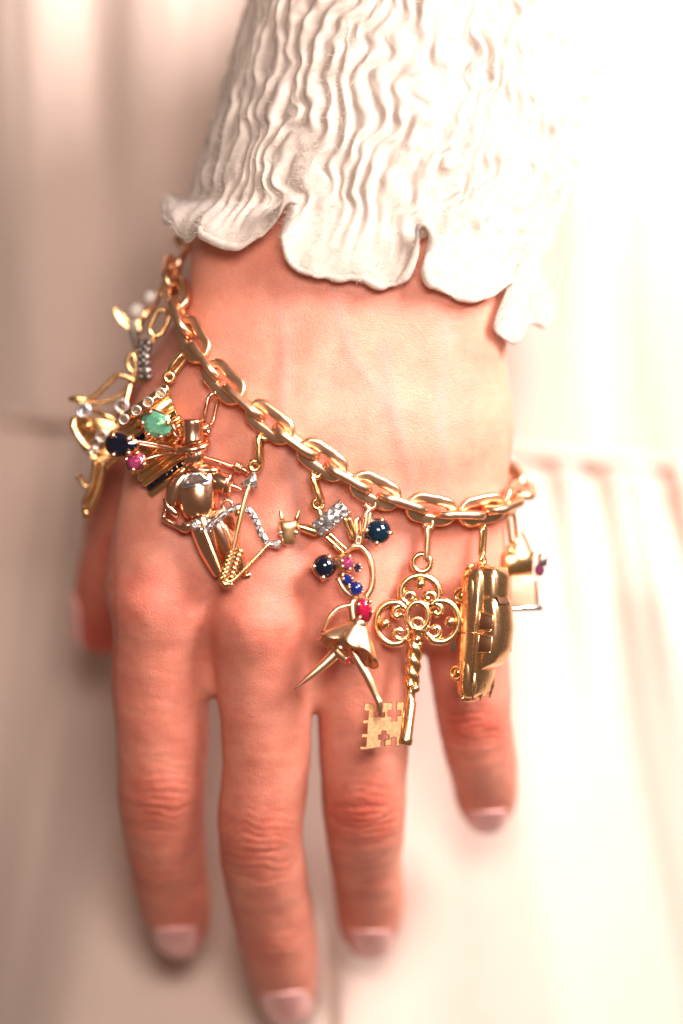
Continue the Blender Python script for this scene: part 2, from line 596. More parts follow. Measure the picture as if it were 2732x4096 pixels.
disp += 0.010 * (noise(PX * 0.018, PY * 0.11, 3.0) - 0.5) * front * sstep(2500, 2800, PY)
flush_shade += 0.05 * sstep(2300, 2900, PY) + 0.12 * sstep(1700, 900, PX) * sstep(1900, 2400, PY)  # redder fingers; the lower left of the hand darkened as painted shade
flush_shade -= 0.25 * np.exp(-((PX - 1400) / 500) ** 2 - ((PY - 1750) / 450) ** 2)
flush_shade = np.where(PX < 470, flush_shade + 0.25, flush_shade)  # thumb made redder and darker, its shade put into the colour
HV = HV + HN * disp[:, None]

person = link_mesh('person', HV, HF, 'skin')
person['label'] = 'person in a cream gauze dress resting one hand, back outward, on the skirt'
person['category'] = 'person'
va = person.data.attributes.new('vein', 'FLOAT', 'POINT')
va.data.foreach_set('value', np.clip(vein * 0.7, 0, 0.4).astype(np.float32))
att = person.data.attributes.new('flush_shade', 'FLOAT', 'POINT')
att.data.foreach_set('value', np.clip(flush_shade - 0.22, -0.3, 1).astype(np.float32))


# fingernails follow the skin of the last finger joint
def nail(nm, half, up, w):
    pts = FINGERS[nm]
    a = np.array(W(pts[-3][0], pts[-3][1], pts[-3][2] + pts[-3][3]))
    b_ = np.array(W(pts[-1][0], pts[-1][1], pts[-1][2] + pts[-1][3]))
    ax = (b_ - a) / np.linalg.norm(b_ - a)
    up = np.array(up, float)
    up -= ax * (up @ ax)
    up /= np.linalg.norm(up)
    side = np.cross(ax, up)
    nu, nv = 15, 17
    V = []
    for lay in (0, 1):
        for j in range(nv):
            v = j / (nv - 1)
            for i in range(nu):
                u = i / (nu - 1) * 2 - 1
                base = 0.30 * u * u                                  # rounded cuticle
                s_ = -half * 1.45 + base * half + (half * 2.45 - base * half * 0.2 - 0.22 * u * u * half) * v
                c = b_ + ax * s_ + side * u * w * (0.92 + 0.08 * math.sin(v * 3))
                t = 1.25
                p = c + up * t
                for _ in range(60):
                    d = float(sample(p)[0])
                    if d < 0.012 or t < -0.05:
                        break
                    t -= max(d * 0.7, 0.01)
                    p = c + up * t
                t = max(t, -0.02 + 0.30 * (1 - u * u * 0.8))
                lift = 0.036 + 0.035 * v - 0.03 * abs(u) ** 4
                V.append(c + up * (t + (lift if lay == 0 else -0.05)))
    n = nu * nv
    F = grid_faces(nu, nv)
    F += [tuple(q + n for q in f[::-1]) for f in F]
    rim = [i for i in range(nu)] + [j * nu + nu - 1 for j in range(1, nv)] + [(nv - 1) * nu + i for i in range(nu - 2, -1, -1)] + [j * nu for j in range(nv - 2, 0, -1)]
    for i in range(len(rim)):
        p, q = rim[i], rim[(i + 1) % len(rim)]
        F.append((q, p, p + n, q + n))
    link_mesh('fingernail', V, F, 'nail', person)


nail('index', 0.55, (0.0, -1, -0.6), 0.52)
nail('middle', 0.60, (0.05, -1, -0.6), 0.56)
nail('ring', 0.55, (0.0, -1, -0.7), 0.52)
nail('pinky', 0.48, (0.0, -1, -0.7), 0.44)
nail('thumb', 0.50, (-1.0, -0.15, 0.0), 0.38)

# ------------------------------------------------------------------ the sleeve: crinkled gauze with a wavy hem
HEM = [(668, 800, 2.6), (664, 860, 1.9), (690, 910, 1.25), (745, 940, 0.75), (800, 900, 0.35), (818, 935, 0.15), (870, 972, 0.0), (950, 985, -0.12), (1030, 965, -0.2), (1085, 915, -0.3),
       (1115, 850, -0.48), (1140, 795, -0.66), (1180, 785, -0.70), (1190, 825, -0.55), (1150, 890, -0.38), (1135, 955, -0.28), (1165, 1030, -0.2), (1240, 1075, -0.16), (1340, 1102, -0.14),
       (1450, 1118, -0.12), (1545, 1130, -0.12), (1610, 1105, -0.16), (1650, 1045, -0.26), (1668, 975, -0.42), (1672, 925, -0.60), (1700, 905, -0.66), (1728, 940, -0.56), (1712, 1020, -0.36),
       (1702, 1090, -0.2), (1732, 1150, -0.05), (1800, 1185, 0.08), (1880, 1192, 0.25), (1960, 1170, 0.48), (2025, 1130, 0.72), (2068, 1120, 0.92), (2060, 1190, 0.95), (2010, 1260, 0.88), (1978, 1310, 0.85),
       (2000, 1345, 0.95), (2060, 1345, 1.2), (2105, 1300, 1.6), (2140, 1285, 2.0), (2185, 1290, 2.4), (2205, 1230, 3.0)]
hp = np.array([tuple(W(*p)) for p in HEM])
back = [(2170, 1150, 4.2), (1950, 1120, 5.2), (1600, 1090, 5.6), (1250, 1040, 5.4), (900, 900, 4.6), (720, 820, 3.5)]
loop = np.vstack([hp, np.array([tuple(W(*p)) for p in back])])


def closed_spline(P, n):
    P = np.asarray(P)
    m_ = len(P)
    seg = np.linalg.norm(np.roll(P, -1, 0) - P, axis=1)
    cum = np.concatenate([[0], np.cumsum(seg)])
    t = np.linspace(0, cum[-1], n, endpoint=False)
    k = np.clip(np.searchsorted(cum, t, side='right') - 1, 0, m_ - 1)
    f = ((t - cum[k]) / seg[k])[:, None]
    p0, p1, p2, p3 = P[(k - 1) % m_], P[k], P[(k + 1) % m_], P[(k + 2) % m_]
    return 0.5 * (2 * p1 + (p2 - p0) * f + (2 * p0 - 5 * p1 + 4 * p2 - p3) * f ** 2 + (-p0 + 3 * p1 - 3 * p2 + p3) * f ** 3)


NU, NV = 900, 210
hem = closed_spline(loop, NU)
ii = np.arange(NU)
hem = hem + np.stack([0.07 * (noise(ii * 0.045, 1.5) - 0.5), 0.34 * (noise(ii * 0.065, 7.5) - 0.5), 0.32 * (noise(ii * 0.07, 3.5) - 0.5) + 0.05 * (noise(ii * 0.25, 9.5) - 0.5)], 1)
# angle of every hem point round the sleeve's axis, smoothed and kept monotonic
hc = W(1430, 1000, 2.7)
ang = np.unwrap(np.arctan2(hem[:, 1] - hc[1], hem[:, 0] - hc[0]))
ker = np.ones(61) / 61
lin = np.linspace(ang[0], ang[0] + 2 * np.pi, NU, endpoint=False)
dev = ang - lin
dev = np.convolve(np.concatenate([dev[-30:], dev, dev[:30]]), ker, 'valid')
th = lin + dev
SV = np.zeros((NV, NU, 3))
for j in range(NV):
    h_ = (j / (NV - 1)) ** 1.15 * 6.6                                  # cm above the hem
    base_py = 905 + (np.cos(th) + 1) / 2 * 270 - h_ * S
    cxp = 1432 + np.interp(h_, [0, 1.5, 3.5, 6.6], [0, 70, 190, 330])
    A = np.interp(h_, [0, 0.8, 2.5, 4.5, 6.6], [3.80, 3.72, 3.80, 3.78, 3.75])
    B = np.interp(h_, [0, 0.8, 2.5, 6.6], [2.75, 2.62, 2.7, 2.8])
    cy = np.interp(h_, [0, 6.6], [2.45, 3.2])
    uu = th * 3.2
    warp = 0.34 * (noise(uu * 0.9 + 3, h_ * 1.1 + 9) - 0.5) + 0.32 * (noise(uu * 2.2 + 31, h_ * 2.2 + 2) - 0.5) + 0.10 * (noise(uu * 4.0 + 13, h_ * 4.0) - 0.5)
    w_ = uu + warp * np.interp(h_, [0, 1, 6], [0.5, 1.0, 0.9])
    n1_ = noise(uu * 1.0, h_ * 0.45 + 0.3, 5.0)
    n2_ = noise((uu + 1.5 * warp) * 5.6 + 40, h_ * 0.42 + 7.0, 1.0)
    r1 = (0.5 + 0.5 * np.cos(2 * np.pi * (w_ / 0.35 + 1.9 * (n1_ - 0.5)))) ** 0.9
    r2 = (1 - np.abs(2 * n2_ - 1)) ** 2.0
    puff = noise(uu * 3.0 + 60, h_ * 2.3)
    amp = np.interp(h_, [0, 0.5, 1.2, 6.6], [0.35, 0.8, 1.0, 0.95])
    rad = amp * (0.095 * r1 * (0.20 + 1.6 * puff) + 0.035 * r2 + 0.10 * (fbm(uu * 1.6 + 5, h_ * 1.3) - 0.5)) - 0.05
    kk = (D + cy) / D
    cx = (cxp - 1366) / S * kk
    x = cx + (A + rad) * np.cos(th)
    y = cy + (B + rad) * np.sin(th)
    z = (2048 - base_py) / S
    ring = np.stack([x, y, z], 1)
    b_ = float(sstep(0.05, 0.90, h_))
    lift = hem + np.array([0, 0, 1.0]) * h_
    shrink = np.stack([np.convolve(np.concatenate([lift[-20:, c], lift[:, c], lift[:20, c]]), np.ones(41) / 41, 'valid') for c in range(3)], 1)
    q = float(sstep(0.0, 0.75, h_))
    pl_ = 0.14 * (noise(np.arange(NU) * 0.085, 8.0 + h_ * 0.5) - 0.5) * float(sstep(-0.1, 0.5, h_)) + 0.05 * (fbm(np.arange(NU) * 0.03, h_ * 2.5, 4.0) - 0.5)
    lift = lift + np.stack([0.2 * pl_, -pl_, 0.6 * pl_], 1)
    SV[j] = (lift * (1 - q) + shrink * q) * (1 - b_) + ring * b_
uvu, uvv = np.meshgrid(np.arange(NU) / NU * 22, np.arange(NV) / NV * 6.6)
sleeve = link_mesh('sleeve', SV.reshape(-1, 3), grid_faces(NU, NV, True), 'cream_gauze', person, label='cream crinkled gauze sleeve with a wavy hem', uv=np.stack([uvu.ravel(), uvv.ravel()], 1))
so = sleeve.modifiers.new('thick', 'SOLIDIFY')
so.thickness = 0.035
so.offset = -1


def tube(P, r, seg=10, closed=False, caps=True, flat=None):
    """tube through points P; r is a number or one per point; flat=(w, h, up) gives an oval section"""
    P = [np.array(p, float) for p in P]
    n = len(P)
    rr = [r] * n if np.isscalar(r) else list(r)
    T = []
    for i in range(n):
        a, b2 = (P[(i - 1) % n], P[(i + 1) % n]) if closed else (P[max(i - 1, 0)], P[min(i + 1, n - 1)])
        t = b2 - a
        T.append(t / (np.linalg.norm(t) + 1e-12))
    up = np.array([0, 0, 1.0]) if abs(T[0][2]) < 0.9 else np.array([0, 1.0, 0])
    if flat:
        up = np.array(flat, float)
    u = up - T[0] * (up @ T[0])
    u /= np.linalg.norm(u) + 1e-12
    V, F = [], []
    for i in range(n):
        u = u - T[i] * (u @ T[i])
        u /= np.linalg.norm(u) + 1e-12
        w = np.cross(T[i], u)
        ri = rr[i] if np.ndim(rr[i]) else (rr[i], rr[i])
        for k in range(seg):
            a = 2 * math.pi * k / seg
            V.append(P[i] + u * math.cos(a) * ri[0] + w * math.sin(a) * ri[1])
    for i in range(n if closed else n - 1):
        for k in range(seg):
            a, b2 = i * seg + k, i * seg + (k + 1) % seg
            c, d = ((i + 1) % n) * seg + (k + 1) % seg, ((i + 1) % n) * seg + k
            F.append((a, b2, c, d))
    if not closed and caps:
        F.append(tuple(range(seg - 1, -1, -1)))
        F.append(tuple((n - 1) * seg + k for k in range(seg)))
    return V, F


hm = SV[0] + np.array([0, 0.02, 0.0])
rrim = 0.062 + 0.08 * (noise(np.arange(NU) * 0.09, 3.0) - 0.4)
V, F = tube(hm[::2], rrim[::2], 8, closed=True)
link_mesh('hem', V, F, 'cream_gauze', sleeve, uv=np.tile(np.array([[0.3, 0.7]]), (len(V), 1)) + np.random.RandomState(2).rand(len(V), 2) * 0.02)

fz = np.random.RandomState(5)
NF = 16000
jj = (fz.rand(NF) ** 2.0 * (NV - 2)).astype(int)
kk_ = fz.randint(0, NU, NF)
base = SV[jj, kk_]
du = SV[jj, (kk_ + 1) % NU] - base
dv = SV[jj + 1, kk_] - base
nn = np.cross(du, dv)
nn /= np.linalg.norm(nn, axis=1, keepdims=True) + 1e-9
outw = base - np.array([0.35, 2.7, 0])
outw[:, 2] = 0
nn *= np.sign((nn * outw).sum(1))[:, None]
dr_ = nn + fz.randn(NF, 3) * 0.8
dr_ /= np.linalg.norm(dr_, axis=1, keepdims=True)
ln_ = 0.06 + 0.12 * fz.rand(NF)[:, None]
cu_ = fz.randn(NF, 3) * 0.035
wd = np.cross(dr_, fz.randn(NF, 3))
wd *= 0.0040 / (np.linalg.norm(wd, axis=1, keepdims=True) + 1e-9)
FV = np.stack([base - wd, base + wd, base + dr_ * ln_ * 0.55 + cu_ + wd * 0.8, base + dr_ * ln_ * 0.55 + cu_ - wd * 0.8, base + dr_ * ln_ + cu_ * 0.2], 1).reshape(-1, 3)
q5 = np.arange(NF)[:, None] * 5
FF = [tuple(f) for f in q5 + np.array([0, 1, 2, 3])] + [tuple(f) for f in q5 + np.array([3, 2, 4])]
fuzz = link_mesh('fuzz', FV, FF, 'cream_gauze', sleeve, uv=np.zeros((len(FV), 2)))
fuzz['kind'] = 'stuff'

# ------------------------------------------------------------------ the dress behind the hand
nx, nz = 260, 330
xs, zs = np.linspace(-14, 14, nx), np.linspace(16, -16, nz)
X, Z = np.meshgrid(xs, zs)
pxd = X / ((D + 8.5) / D) * S + 1366
pyd = 2048 - Z / ((D + 8.5) / D) * S
seam_py = 1655 + (pxd - 100) * 0.075
below = sstep(-15, 40, pyd - seam_py)
curve = 0.011 * np.clip(4.0 - X, 0, None) ** 2
far_y = 9.6 + curve + 0.0012 * (pyd - 1600) * (1 - below)
# bodice: long soft vertical folds
yb = far_y + 0.55 * (fbm(X * 0.30 + 2, Z * 0.05, 1.0) - 0.5) * 2 + 0.25 * (fbm(X * 0.9, Z * 0.08, 3.0) - 0.5)
yb += -0.35 * np.exp(-((pxd - 60) / 150) ** 2) + 0.3 * np.exp(-((pxd - 360) / 140) ** 2)
# skirt: gathers that open out below the seam and a rounded lap under the fingers
drop = np.clip((pyd - seam_py) / S, 0, None)
gx = X * (1 - 0.020 * np.clip(drop, 0, 12))
gath = (fbm(gx * 1.7 + 9, Z * 0.06, 2.0, 2) - 0.5) * 2.4 * np.exp(-drop / 3.0) + (fbm(gx * 0.55 + 4, Z * 0.05, 6.0, 2) - 0.5) * (1.5 - 0.7 * sstep(0, 6, X)) * sstep(0.2, 4, drop)
half = 900 + np.clip(pyd - 2400, 0, 2000) * 0.20
lap = sstep(1.25, 0.75, np.abs(pxd - 1270) / half) * np.clip((pyd - 2100) / 2200, 0, 1.3)
ys = 9.6 + curve * (1 - 0.8 * np.clip(lap, 0, 1)) + gath * (1 - 0.6 * np.clip(lap * 1.5, 0, 1)) - 1.0 * sstep(0, 3.0, drop) - 2.6 * lap
ys += 0.40 * np.exp(-((pxd - (1300 + (pyd - 3500) * 0.03)) / 28) ** 2) * sstep(3550, 3850, pyd)
Yd = yb * (1 - below) + ys * below + 0.30 * np.exp(-((pyd - seam_py - 30) / 26) ** 2)
uvd = np.stack([X.ravel(), Z.ravel()], 1)
SKR = pyd > seam_py
V = np.stack([X, Yd, Z], -1).reshape(-1, 3)
allf = np.array(grid_faces(nx, nz))
isk = SKR.ravel()[allf].mean(1) > 0.5


def dress_part(name, faces, parent, label):
    used = np.unique(faces)
    mp_ = -np.ones(len(V), int)
    mp_[used] = np.arange(len(used))
    return link_mesh(name, V[used], mp_[faces], 'cream_linen', parent, label=label, uv=uvd[used])


bod = dress_part('dress', allf[~isk], person, 'blurred cream bodice with soft upright folds')
dress_part('skirt', allf[isk], bod, 'blurred cream gathered skirt')
seam = []
for x_ in np.linspace(-14, 14, 220):
    p_ = x_ / ((D + 8.5) / D) * S + 1366
    z_ = (2048 - (1655 + (p_ - 100) * 0.075)) / S * (D + 8.5) / D
    i_ = int(np.argmin(np.abs(xs - x_)))
    j_ = int(np.argmin(np.abs(zs - z_)))
    seam.append((x_, Yd[j_, i_] - 0.05, z_ + 0.02 * math.sin(x_ * 9)))
V2, F2 = tube(seam, 0.15, 8)
link_mesh('waist_seam', V2, F2, 'cream_linen', bod, uv=np.zeros((len(V2), 2)) + 0.2)


# ------------------------------------------------------------------ shapes for the jewellery
EX, EY, EZ = np.eye(3)


def unit(v):
    v = np.array(v, float)
    return v / (np.linalg.norm(v) + 1e-12)


def spline(P, n=8):
    """smooth open curve through points (each point may carry extra columns such as a radius)"""
    P = [np.array(p, float) for p in P]
    Q = [2 * P[0] - P[1]] + P + [2 * P[-1] - P[-2]]
    out = []
    for i in range(1, len(Q) - 2):
        p0, p1, p2, p3 = Q[i - 1:i + 3]
        for k in range(n):
            t = k / n
            out.append(0.5 * (2 * p1 + (p2 - p0) * t + (2 * p0 - 5 * p1 + 4 * p2 - p3) * t * t + (-p0 + 3 * p1 - 3 * p2 + p3) * t ** 3))
    out.append(P[-1])
    return out


def ring(c, ru, rv, u, v, r, n=28, seg=10):
    u, v = unit(u), unit(v)
    P = [np.array(c) + u * ru * math.cos(2 * math.pi * i / n) + v * rv * math.sin(2 * math.pi * i / n) for i in range(n)]
    return tube(P, r, seg, closed=True)


def stadium(c, t, b_, L, Wd, r, n=10, seg=12, wear=0.0):
    """oval chain link: length L along t, width Wd along b_, wire radius r"""
    t, b_ = unit(t), unit(b_)
    R = Wd / 2 - r
    a = L / 2 - Wd / 2
    P = []
    for i in range(n + 1):
        q = -math.pi / 2 + math.pi * i / n
        P.append(np.array(c) + t * (a + R * math.cos(q)) + b_ * R * math.sin(q))
    for k in (0.3, 0.7):
        P.append(np.array(c) + t * (a * (1 - 2 * k)) + b_ * R)
    for i in range(n + 1):
        q = math.pi / 2 + math.pi * i / n
        P.append(np.array(c) + t * (-a + R * math.cos(q)) + b_ * R * math.sin(q))
    for k in (0.3, 0.7):
        P.append(np.array(c) + t * (-a * (1 - 2 * k)) - b_ * R)
    V, F = tube(P, r, seg, closed=True)
    if wear:                                              # rails worn flat on both faces of the link
        nrm = np.cross(t, b_)
        V = [v - nrm * (lambda h: h - math.copysign(min(abs(h), wear * r), h))(float((v - np.array(c)) @ nrm)) for v in V]
    return V, F


def ball(c, r, axes=None, nu=18, nv=12):
    r = np.array([r, r, r] if np.isscalar(r) else r, float)
    A = np.eye(3) if axes is None else np.array([unit(a) for a in axes])
    V = []
    for j in range(nv + 1):
        ph = math.pi * j / nv
        for i in range(nu):
            a = 2 * math.pi * i / nu
            q = np.array([math.sin(ph) * math.cos(a), math.sin(ph) * math.sin(a), math.cos(ph)]) * r
            V.append(np.array(c) + q @ A)
    F = [(j * nu + (i + 1) % nu, j * nu + i, (j + 1) * nu + i, (j + 1) * nu + (i + 1) % nu) for j in range(nv) for i in range(nu)]
    return V, F


def loft(rings):
    n = len(rings[0])
    V = [np.array(p, float) for R in rings for p in R]
    F = [(j * n + i, j * n + (i + 1) % n, (j + 1) * n + (i + 1) % n, (j + 1) * n + i) for j in range(len(rings) - 1) for i in range(n)]
    F += [tuple(range(n - 1, -1, -1)), tuple((len(rings) - 1) * n + i for i in range(n))]
    return V, F


def prism(pts, depth, bev=0.02, nrm=(0, -1, 0)):
    """flat plate: outline pts is its front, going back by depth; edges rounded off by bev"""
    P = np.array(pts, float)
    nrm = unit(nrm)
    n = len(P)
    # inward offset of the outline for the rounded edge
    ins = []
    for i in range(n):
        a, b_ = unit(P[i] - P[i - 1]), unit(P[(i + 1) % n] - P[i])
        na, nb = np.cross(nrm, a), np.cross(nrm, b_)
        m_ = na + nb
        k = 1.0 / max(0.35, 0.5 * float(m_ @ m_))
        ins.append(unit(m_) * bev * min(1.5, math.sqrt(k)) if np.linalg.norm(m_) > 1e-6 else na * bev)
    ins = np.array(ins)
    area = 0
    for i in range(n):
        area += float(np.cross(P[i] - P[0], P[(i + 1) % n] - P[0]) @ nrm)
    if area < 0:
        ins = -ins
    R = [P + ins, P - nrm * bev, P - nrm * (depth - bev), P + ins - nrm * depth]
    if area > 0:
        R = R[::-1]
    return loft(R)


def box(c, u, v, w, su, sv, sw, bev=0.02):
    u, v, w = unit(u), unit(v), unit(w)
    c = np.array(c, float)
    pts = [c + u * a * su / 2 + v * b_ * sv / 2 + w * sw / 2 for a, b_ in ((-1, -1), (1, -1), (1, 1), (-1, 1))]
    return prism(pts, sw, bev, w)


def cut_gem(c, outline, u, v, n, crown=0.10, table=0.6, pav=0.22):
    """faceted stone: outline in cm on axes u, v; n points out of the table"""
    u, v, n = unit(u), unit(v), unit(n)
    c = np.array(c, float)
    m_ = len(outline)
    o = np.array(outline, float)
    mid = 0.5 * (o + np.roll(o, -1, 0))

    def lay(q, s, h):
        return [c + u * p[0] * s + v * p[1] * s + n * h for p in q]
    V = lay(o, 1, 0) + lay(mid, 0.86, crown * 0.62) + lay(o, table, crown) + lay(o, 0.55, -pav * 0.6) + [c - n * pav]
    F = []
    for i in range(m_):
        j = (i + 1) % m_
        F += [(i, j, m_ + i), (m_ + i, j, m_ + j), (m_ + i, m_ + j, 2 * m_ + j), (2 * m_ + i, m_ + i, 2 * m_ + j)]
        F += [(j, i, 3 * m_ + i, 3 * m_ + j), (3 * m_ + j, 3 * m_ + i, 4 * m_)]
    F.append(tuple(2 * m_ + i for i in range(m_)))
    return V, F


def circle(r, n=10, ry=None):
    return [(r * math.cos(2 * math.pi * i / n), (ry or r) * math.sin(2 * math.pi * i / n)) for i in range(n)]


def join(*parts):
    V, F = [], []
    for v, f in parts:
        k = len(V)
        V += list(v)
        F += [tuple(i + k for i in q) for q in f]
    return V, F


class Charm:
    thick = 1.0

    def __init__(self, name, label, cat, y0, ox, oy, group='charms hanging from the bracelet'):
        self.y0 = y0
        self.o = bpy.data.objects.new(name, None)
        sc.collection.objects.link(self.o)
        self.org = np.array(W(ox, oy, y0))
        self.o.location = self.org
        self.o.empty_display_size = 0.2
        self.o['label'] = label
        self.o['category'] = cat
        if group:
            self.o['group'] = group

    def P(self, px, py, dy=0.0):
        return np.array(W(px, py, self.y0 + dy))

    def add(self, name, vf, mat, parent=None, smooth=True, label=None):
        return link_mesh(name, vf[0], vf[1], mat, parent or self.o, self.org, smooth, label, fix=True)

    def wire(self, name, pts, r, mat, parent=None, n=6, seg=10, smooth=True):
        """tube through photo points (px, py, dy[, r]) with radius r in px"""
        q = []
        for p in pts:
            dy = p[2] if len(p) > 2 else 0.0
            rr = p[3] if len(p) > 3 else r
            q.append(list(self.P(p[0], p[1], dy)) + [rr * self.thick / S])
        q = spline(q, n) if smooth and len(q) > 2 else [np.array(a) for a in q]
        return self.add(name, tube([a[:3] for a in q], [max(a[3], 0.003) for a in q], seg), mat, parent)

    def stone(self, name, px, py, dy, outline, mat, n=(0, -1, 0), crown=0.1, pav=0.22, table=0.6, rot=0.0, setting=None, setmat='copper_gold', prongs=(), pr=0.035, parent=None, label=None):
        n = unit(n)
        u = unit(np.cross(n, EZ))
        u = u if u[0] > 0 else -u
        v = unit(np.cross(u, n))
        v = v if v[2] > 0 else -v
        cr, sr = math.cos(rot), math.sin(rot)
        u, v = u * cr + v * sr, v * cr - u * sr
        c = self.P(px, py, dy)
        g = self.add(name, cut_gem(c, outline, u, v, n, crown, table, pav), mat, parent, smooth=False, label=label)
        R = max(math.hypot(*q) for q in outline)
        host = g if parent is None else parent
        if setting:
            k = len(outline)
            oo = np.array(outline)
            rings = []
            for s_, h in ((1.06, 0.02), (1.10, -0.02), (0.95, -0.10), (0.55, -pav - 0.05)):
                rings.append([c + u * q[0] * s_ + v * q[1] * s_ + n * h for q in oo])
            inner = [[c + u * q[0] * s_ + v * q[1] * s_ + n * h for q in oo] for s_, h in ((0.5, -pav - 0.03), (0.93, -0.09), (1.0, 0.02))]
            self.add(setting, loft(rings + inner), setmat, host)
        for a in prongs:
            a = math.radians(a)
            # where the ray at this angle leaves the outline
            d = np.array([math.cos(a), math.sin(a)])
            best = 0
            for i in range(len(outline)):
                p, q = np.array(outline[i]), np.array(outline[(i + 1) % len(outline)])
                e = q - p
                den = d[0] * e[1] - d[1] * e[0]
                if abs(den) < 1e-9:
                    continue
                t = (p[0] * e[1] - p[1] * e[0]) / den
                s_ = (p[0] * d[1] - p[1] * d[0]) / den
                if t > 0 and -0.01 <= s_ <= 1.01:
                    best = max(best, t)
            e = u * d[0] + v * d[1]
            pp = [c + e * best * 0.75 - n * (pav + 0.02), c + e * (best * 1.08) - n * 0.05, c + e * (best * 1.08) + n * crown * 0.55, c + e * best * 0.90 + n * (crown * 0.9 + 0.02)]
            self.add('prong', join(tube(spline(pp, 3), pr, 8), ball(pp[-1], pr * 1.25, nu=8, nv=6)), setmat, host)
        return g

    def bail(self, rings_, mat='rose_gold', snap=True):
        """jump rings: (px, py, half_w, half_h, wire, mode, dy, tilt) in photo px; mode f faces the viewer, e is seen edge-on"""
        if snap:                                          # the first ring goes round the lower rail of the nearest open link
            rail = min(RAILS, key=lambda q: np.hypot(q[0] - rings_[0][0], q[1] + rings_[0][3] * 0.75 - rings_[0][1]))
            r0, r1 = list(rings_[0]), list(rings_[1])
            sx, sy = rail[0] - r0[0], rail[1] + r0[3] * 0.72 - r0[1]
            k = min(1.0, 45 / (np.hypot(sx, sy) + 1e-6))
            r0[0] += sx * k
            r0[1] += sy * k
            r0[6] = rail[2] - self.y0
            r1[0] += sx * k * 0.5
            r1[1] += sy * k * 0.5
            r1[3] += abs(sy * k) * 0.4
            r1[6] = 0.5 * (r0[6] + r1[6])
            rings_ = [tuple(r0), tuple(r1)] + list(rings_[2:])
        for (px, py, hw, hh, w, mode, dy, tilt) in rings_:
            t = math.radians(tilt)
            v = np.array([math.sin(t), 0, math.cos(t)])
            u = np.array([math.cos(t), 0, -math.sin(t)])
            if mode == 'e':
                u = unit(EY + 0.22 * u)
            elif mode == 'q':
                u = unit(0.75 * u + 0.66 * EY)
            c = self.P(px, py, dy)
            w = w * 1.35
            if hh > hw * 1.3:
                self.add('jump_ring', stadium(c, v, u, 2 * hh / S, 2 * hw / S, w / S, 8, 10), mat)
            else:
                self.add('jump_ring', ring(c, (hw - w) / S, (hh - w) / S, u, v, w / S, 22, 10), mat)


# ------------------------------------------------------------------ the bracelet chain
BARS = [(686, 1100, 2.2), (725, 1270, 1.2), (820, 1447, 0.40), (977, 1608, -0.15), (1185, 1766, -0.28), (1394, 1909, -0.12), (1609, 2014, 0.22), (1840, 2058, 0.70), (2012, 2019, 1.45),
        (2052, 1955, 2.45), (2020, 1885, 3.6), (1915, 1740, 4.6), (1740, 1520, 5.1), (1520, 1400, 5.4), (1290, 1270, 5.4), (1080, 1150, 5.1), (890, 1040, 4.5), (765, 965, 3.4)]
bc = []
for k, (px, py, y) in enumerate(BARS):
    p = np.array(W(px, py, y))
    if k <= 8:                                            # in front: keep clear of the skin, along the line of sight
        for _ in range(40):
            if sample(p)[0] > 0.30:
                break
            y -= 0.03
            p = np.array(W(px, py, y))
    else:
        for _ in range(40):
            d = sample(p)[0]
            if d > 0.36:
                break
            p = p + grad(p)[0] * 0.04
    bc.append(p)
bracelet = bpy.data.objects.new('charm_bracelet', None)
sc.collection.objects.link(bracelet)
borg = bc[0]
bracelet.location = borg
bracelet['label'] = 'gold cable chain bracelet draped round the wrist'
bracelet['category'] = 'bracelet'
nb = len(bc)
core = np.array(W(1370, 1500, 2.2))
rnd = random.Random(4)


def put_link(c, t, wide, tw):
    t = unit(t)
    wide = unit(wide - t * float(wide @ t))
    o_ = np.cross(t, wide)
    wide = wide * math.cos(tw) + o_ * math.sin(tw)
    RAIL_DIR[0] = wide if wide[2] < 0 else -wide
    link_mesh('chain_link', *stadium(c, t, wide, LINK_L, LINK_W, LINK_R, 9, 16, 0.70), 'rose_gold', bracelet, borg)


LINK_L, LINK_W, LINK_R = 1.17, 0.65, 0.118
OPEN, RAILS, RAIL_DIR = [], [], [None]
for k in range(nb):
    p, q = bc[k], bc[(k + 1) % nb]
    t = unit(bc[(k + 1) % nb] - bc[k - 1])
    out = grad(p)[0] if k <= 9 else unit(p - core)
    if k in (0, 1):
        out = unit(np.array([-0.35, -1, 0.0]))
    put_link(p, t, out, rnd.uniform(-0.14, 0.14))
    mdl = 0.5 * (p + q)
    out2 = grad(mdl)[0] if k <= 9 else unit(mdl - core)
    if k in (0, 1):
        out2 = unit(np.array([-0.45, -1, 0.0]))
    for _ in range(30):
        if sample(mdl)[0] > 0.20:
            break
        mdl = mdl - EY * 0.02
    t2 = unit(q - p)
    wide = np.cross(t2, out2)
    put_link(mdl, t2, wide, rnd.uniform(-0.1, 0.1) + (0.16 if 1 < k < 7 else 0.0))
    OPEN.append(mdl)
    lo = mdl + RAIL_DIR[0] * (LINK_W / 2 - LINK_R)
    kk = (lo[1] + D) / D
    RAILS.append((lo[0] / kk * S + 1366, 2048 - lo[2] / kk * S, lo[1]))


# ------------------------------------------------------------------ accordion with pleated bellows
A = Charm('accordion_charm', 'yellow gold accordion charm with pleated bellows and a bar of four diamonds', 'charm', 0.62, 676, 1510)
au, av = np.array([0.813, -0.582]), np.array([0.36, 0.933])


def AP(a, b_, dy=0.0):
    """a px along the bar, b_ px down the bellows, from the bar's middle"""
    return A.P(575 + au[0] * a + av[0] * b_, 1622 + au[1] * a + av[1] * b_, dy + 0.0010 * (-a) * 1.2)


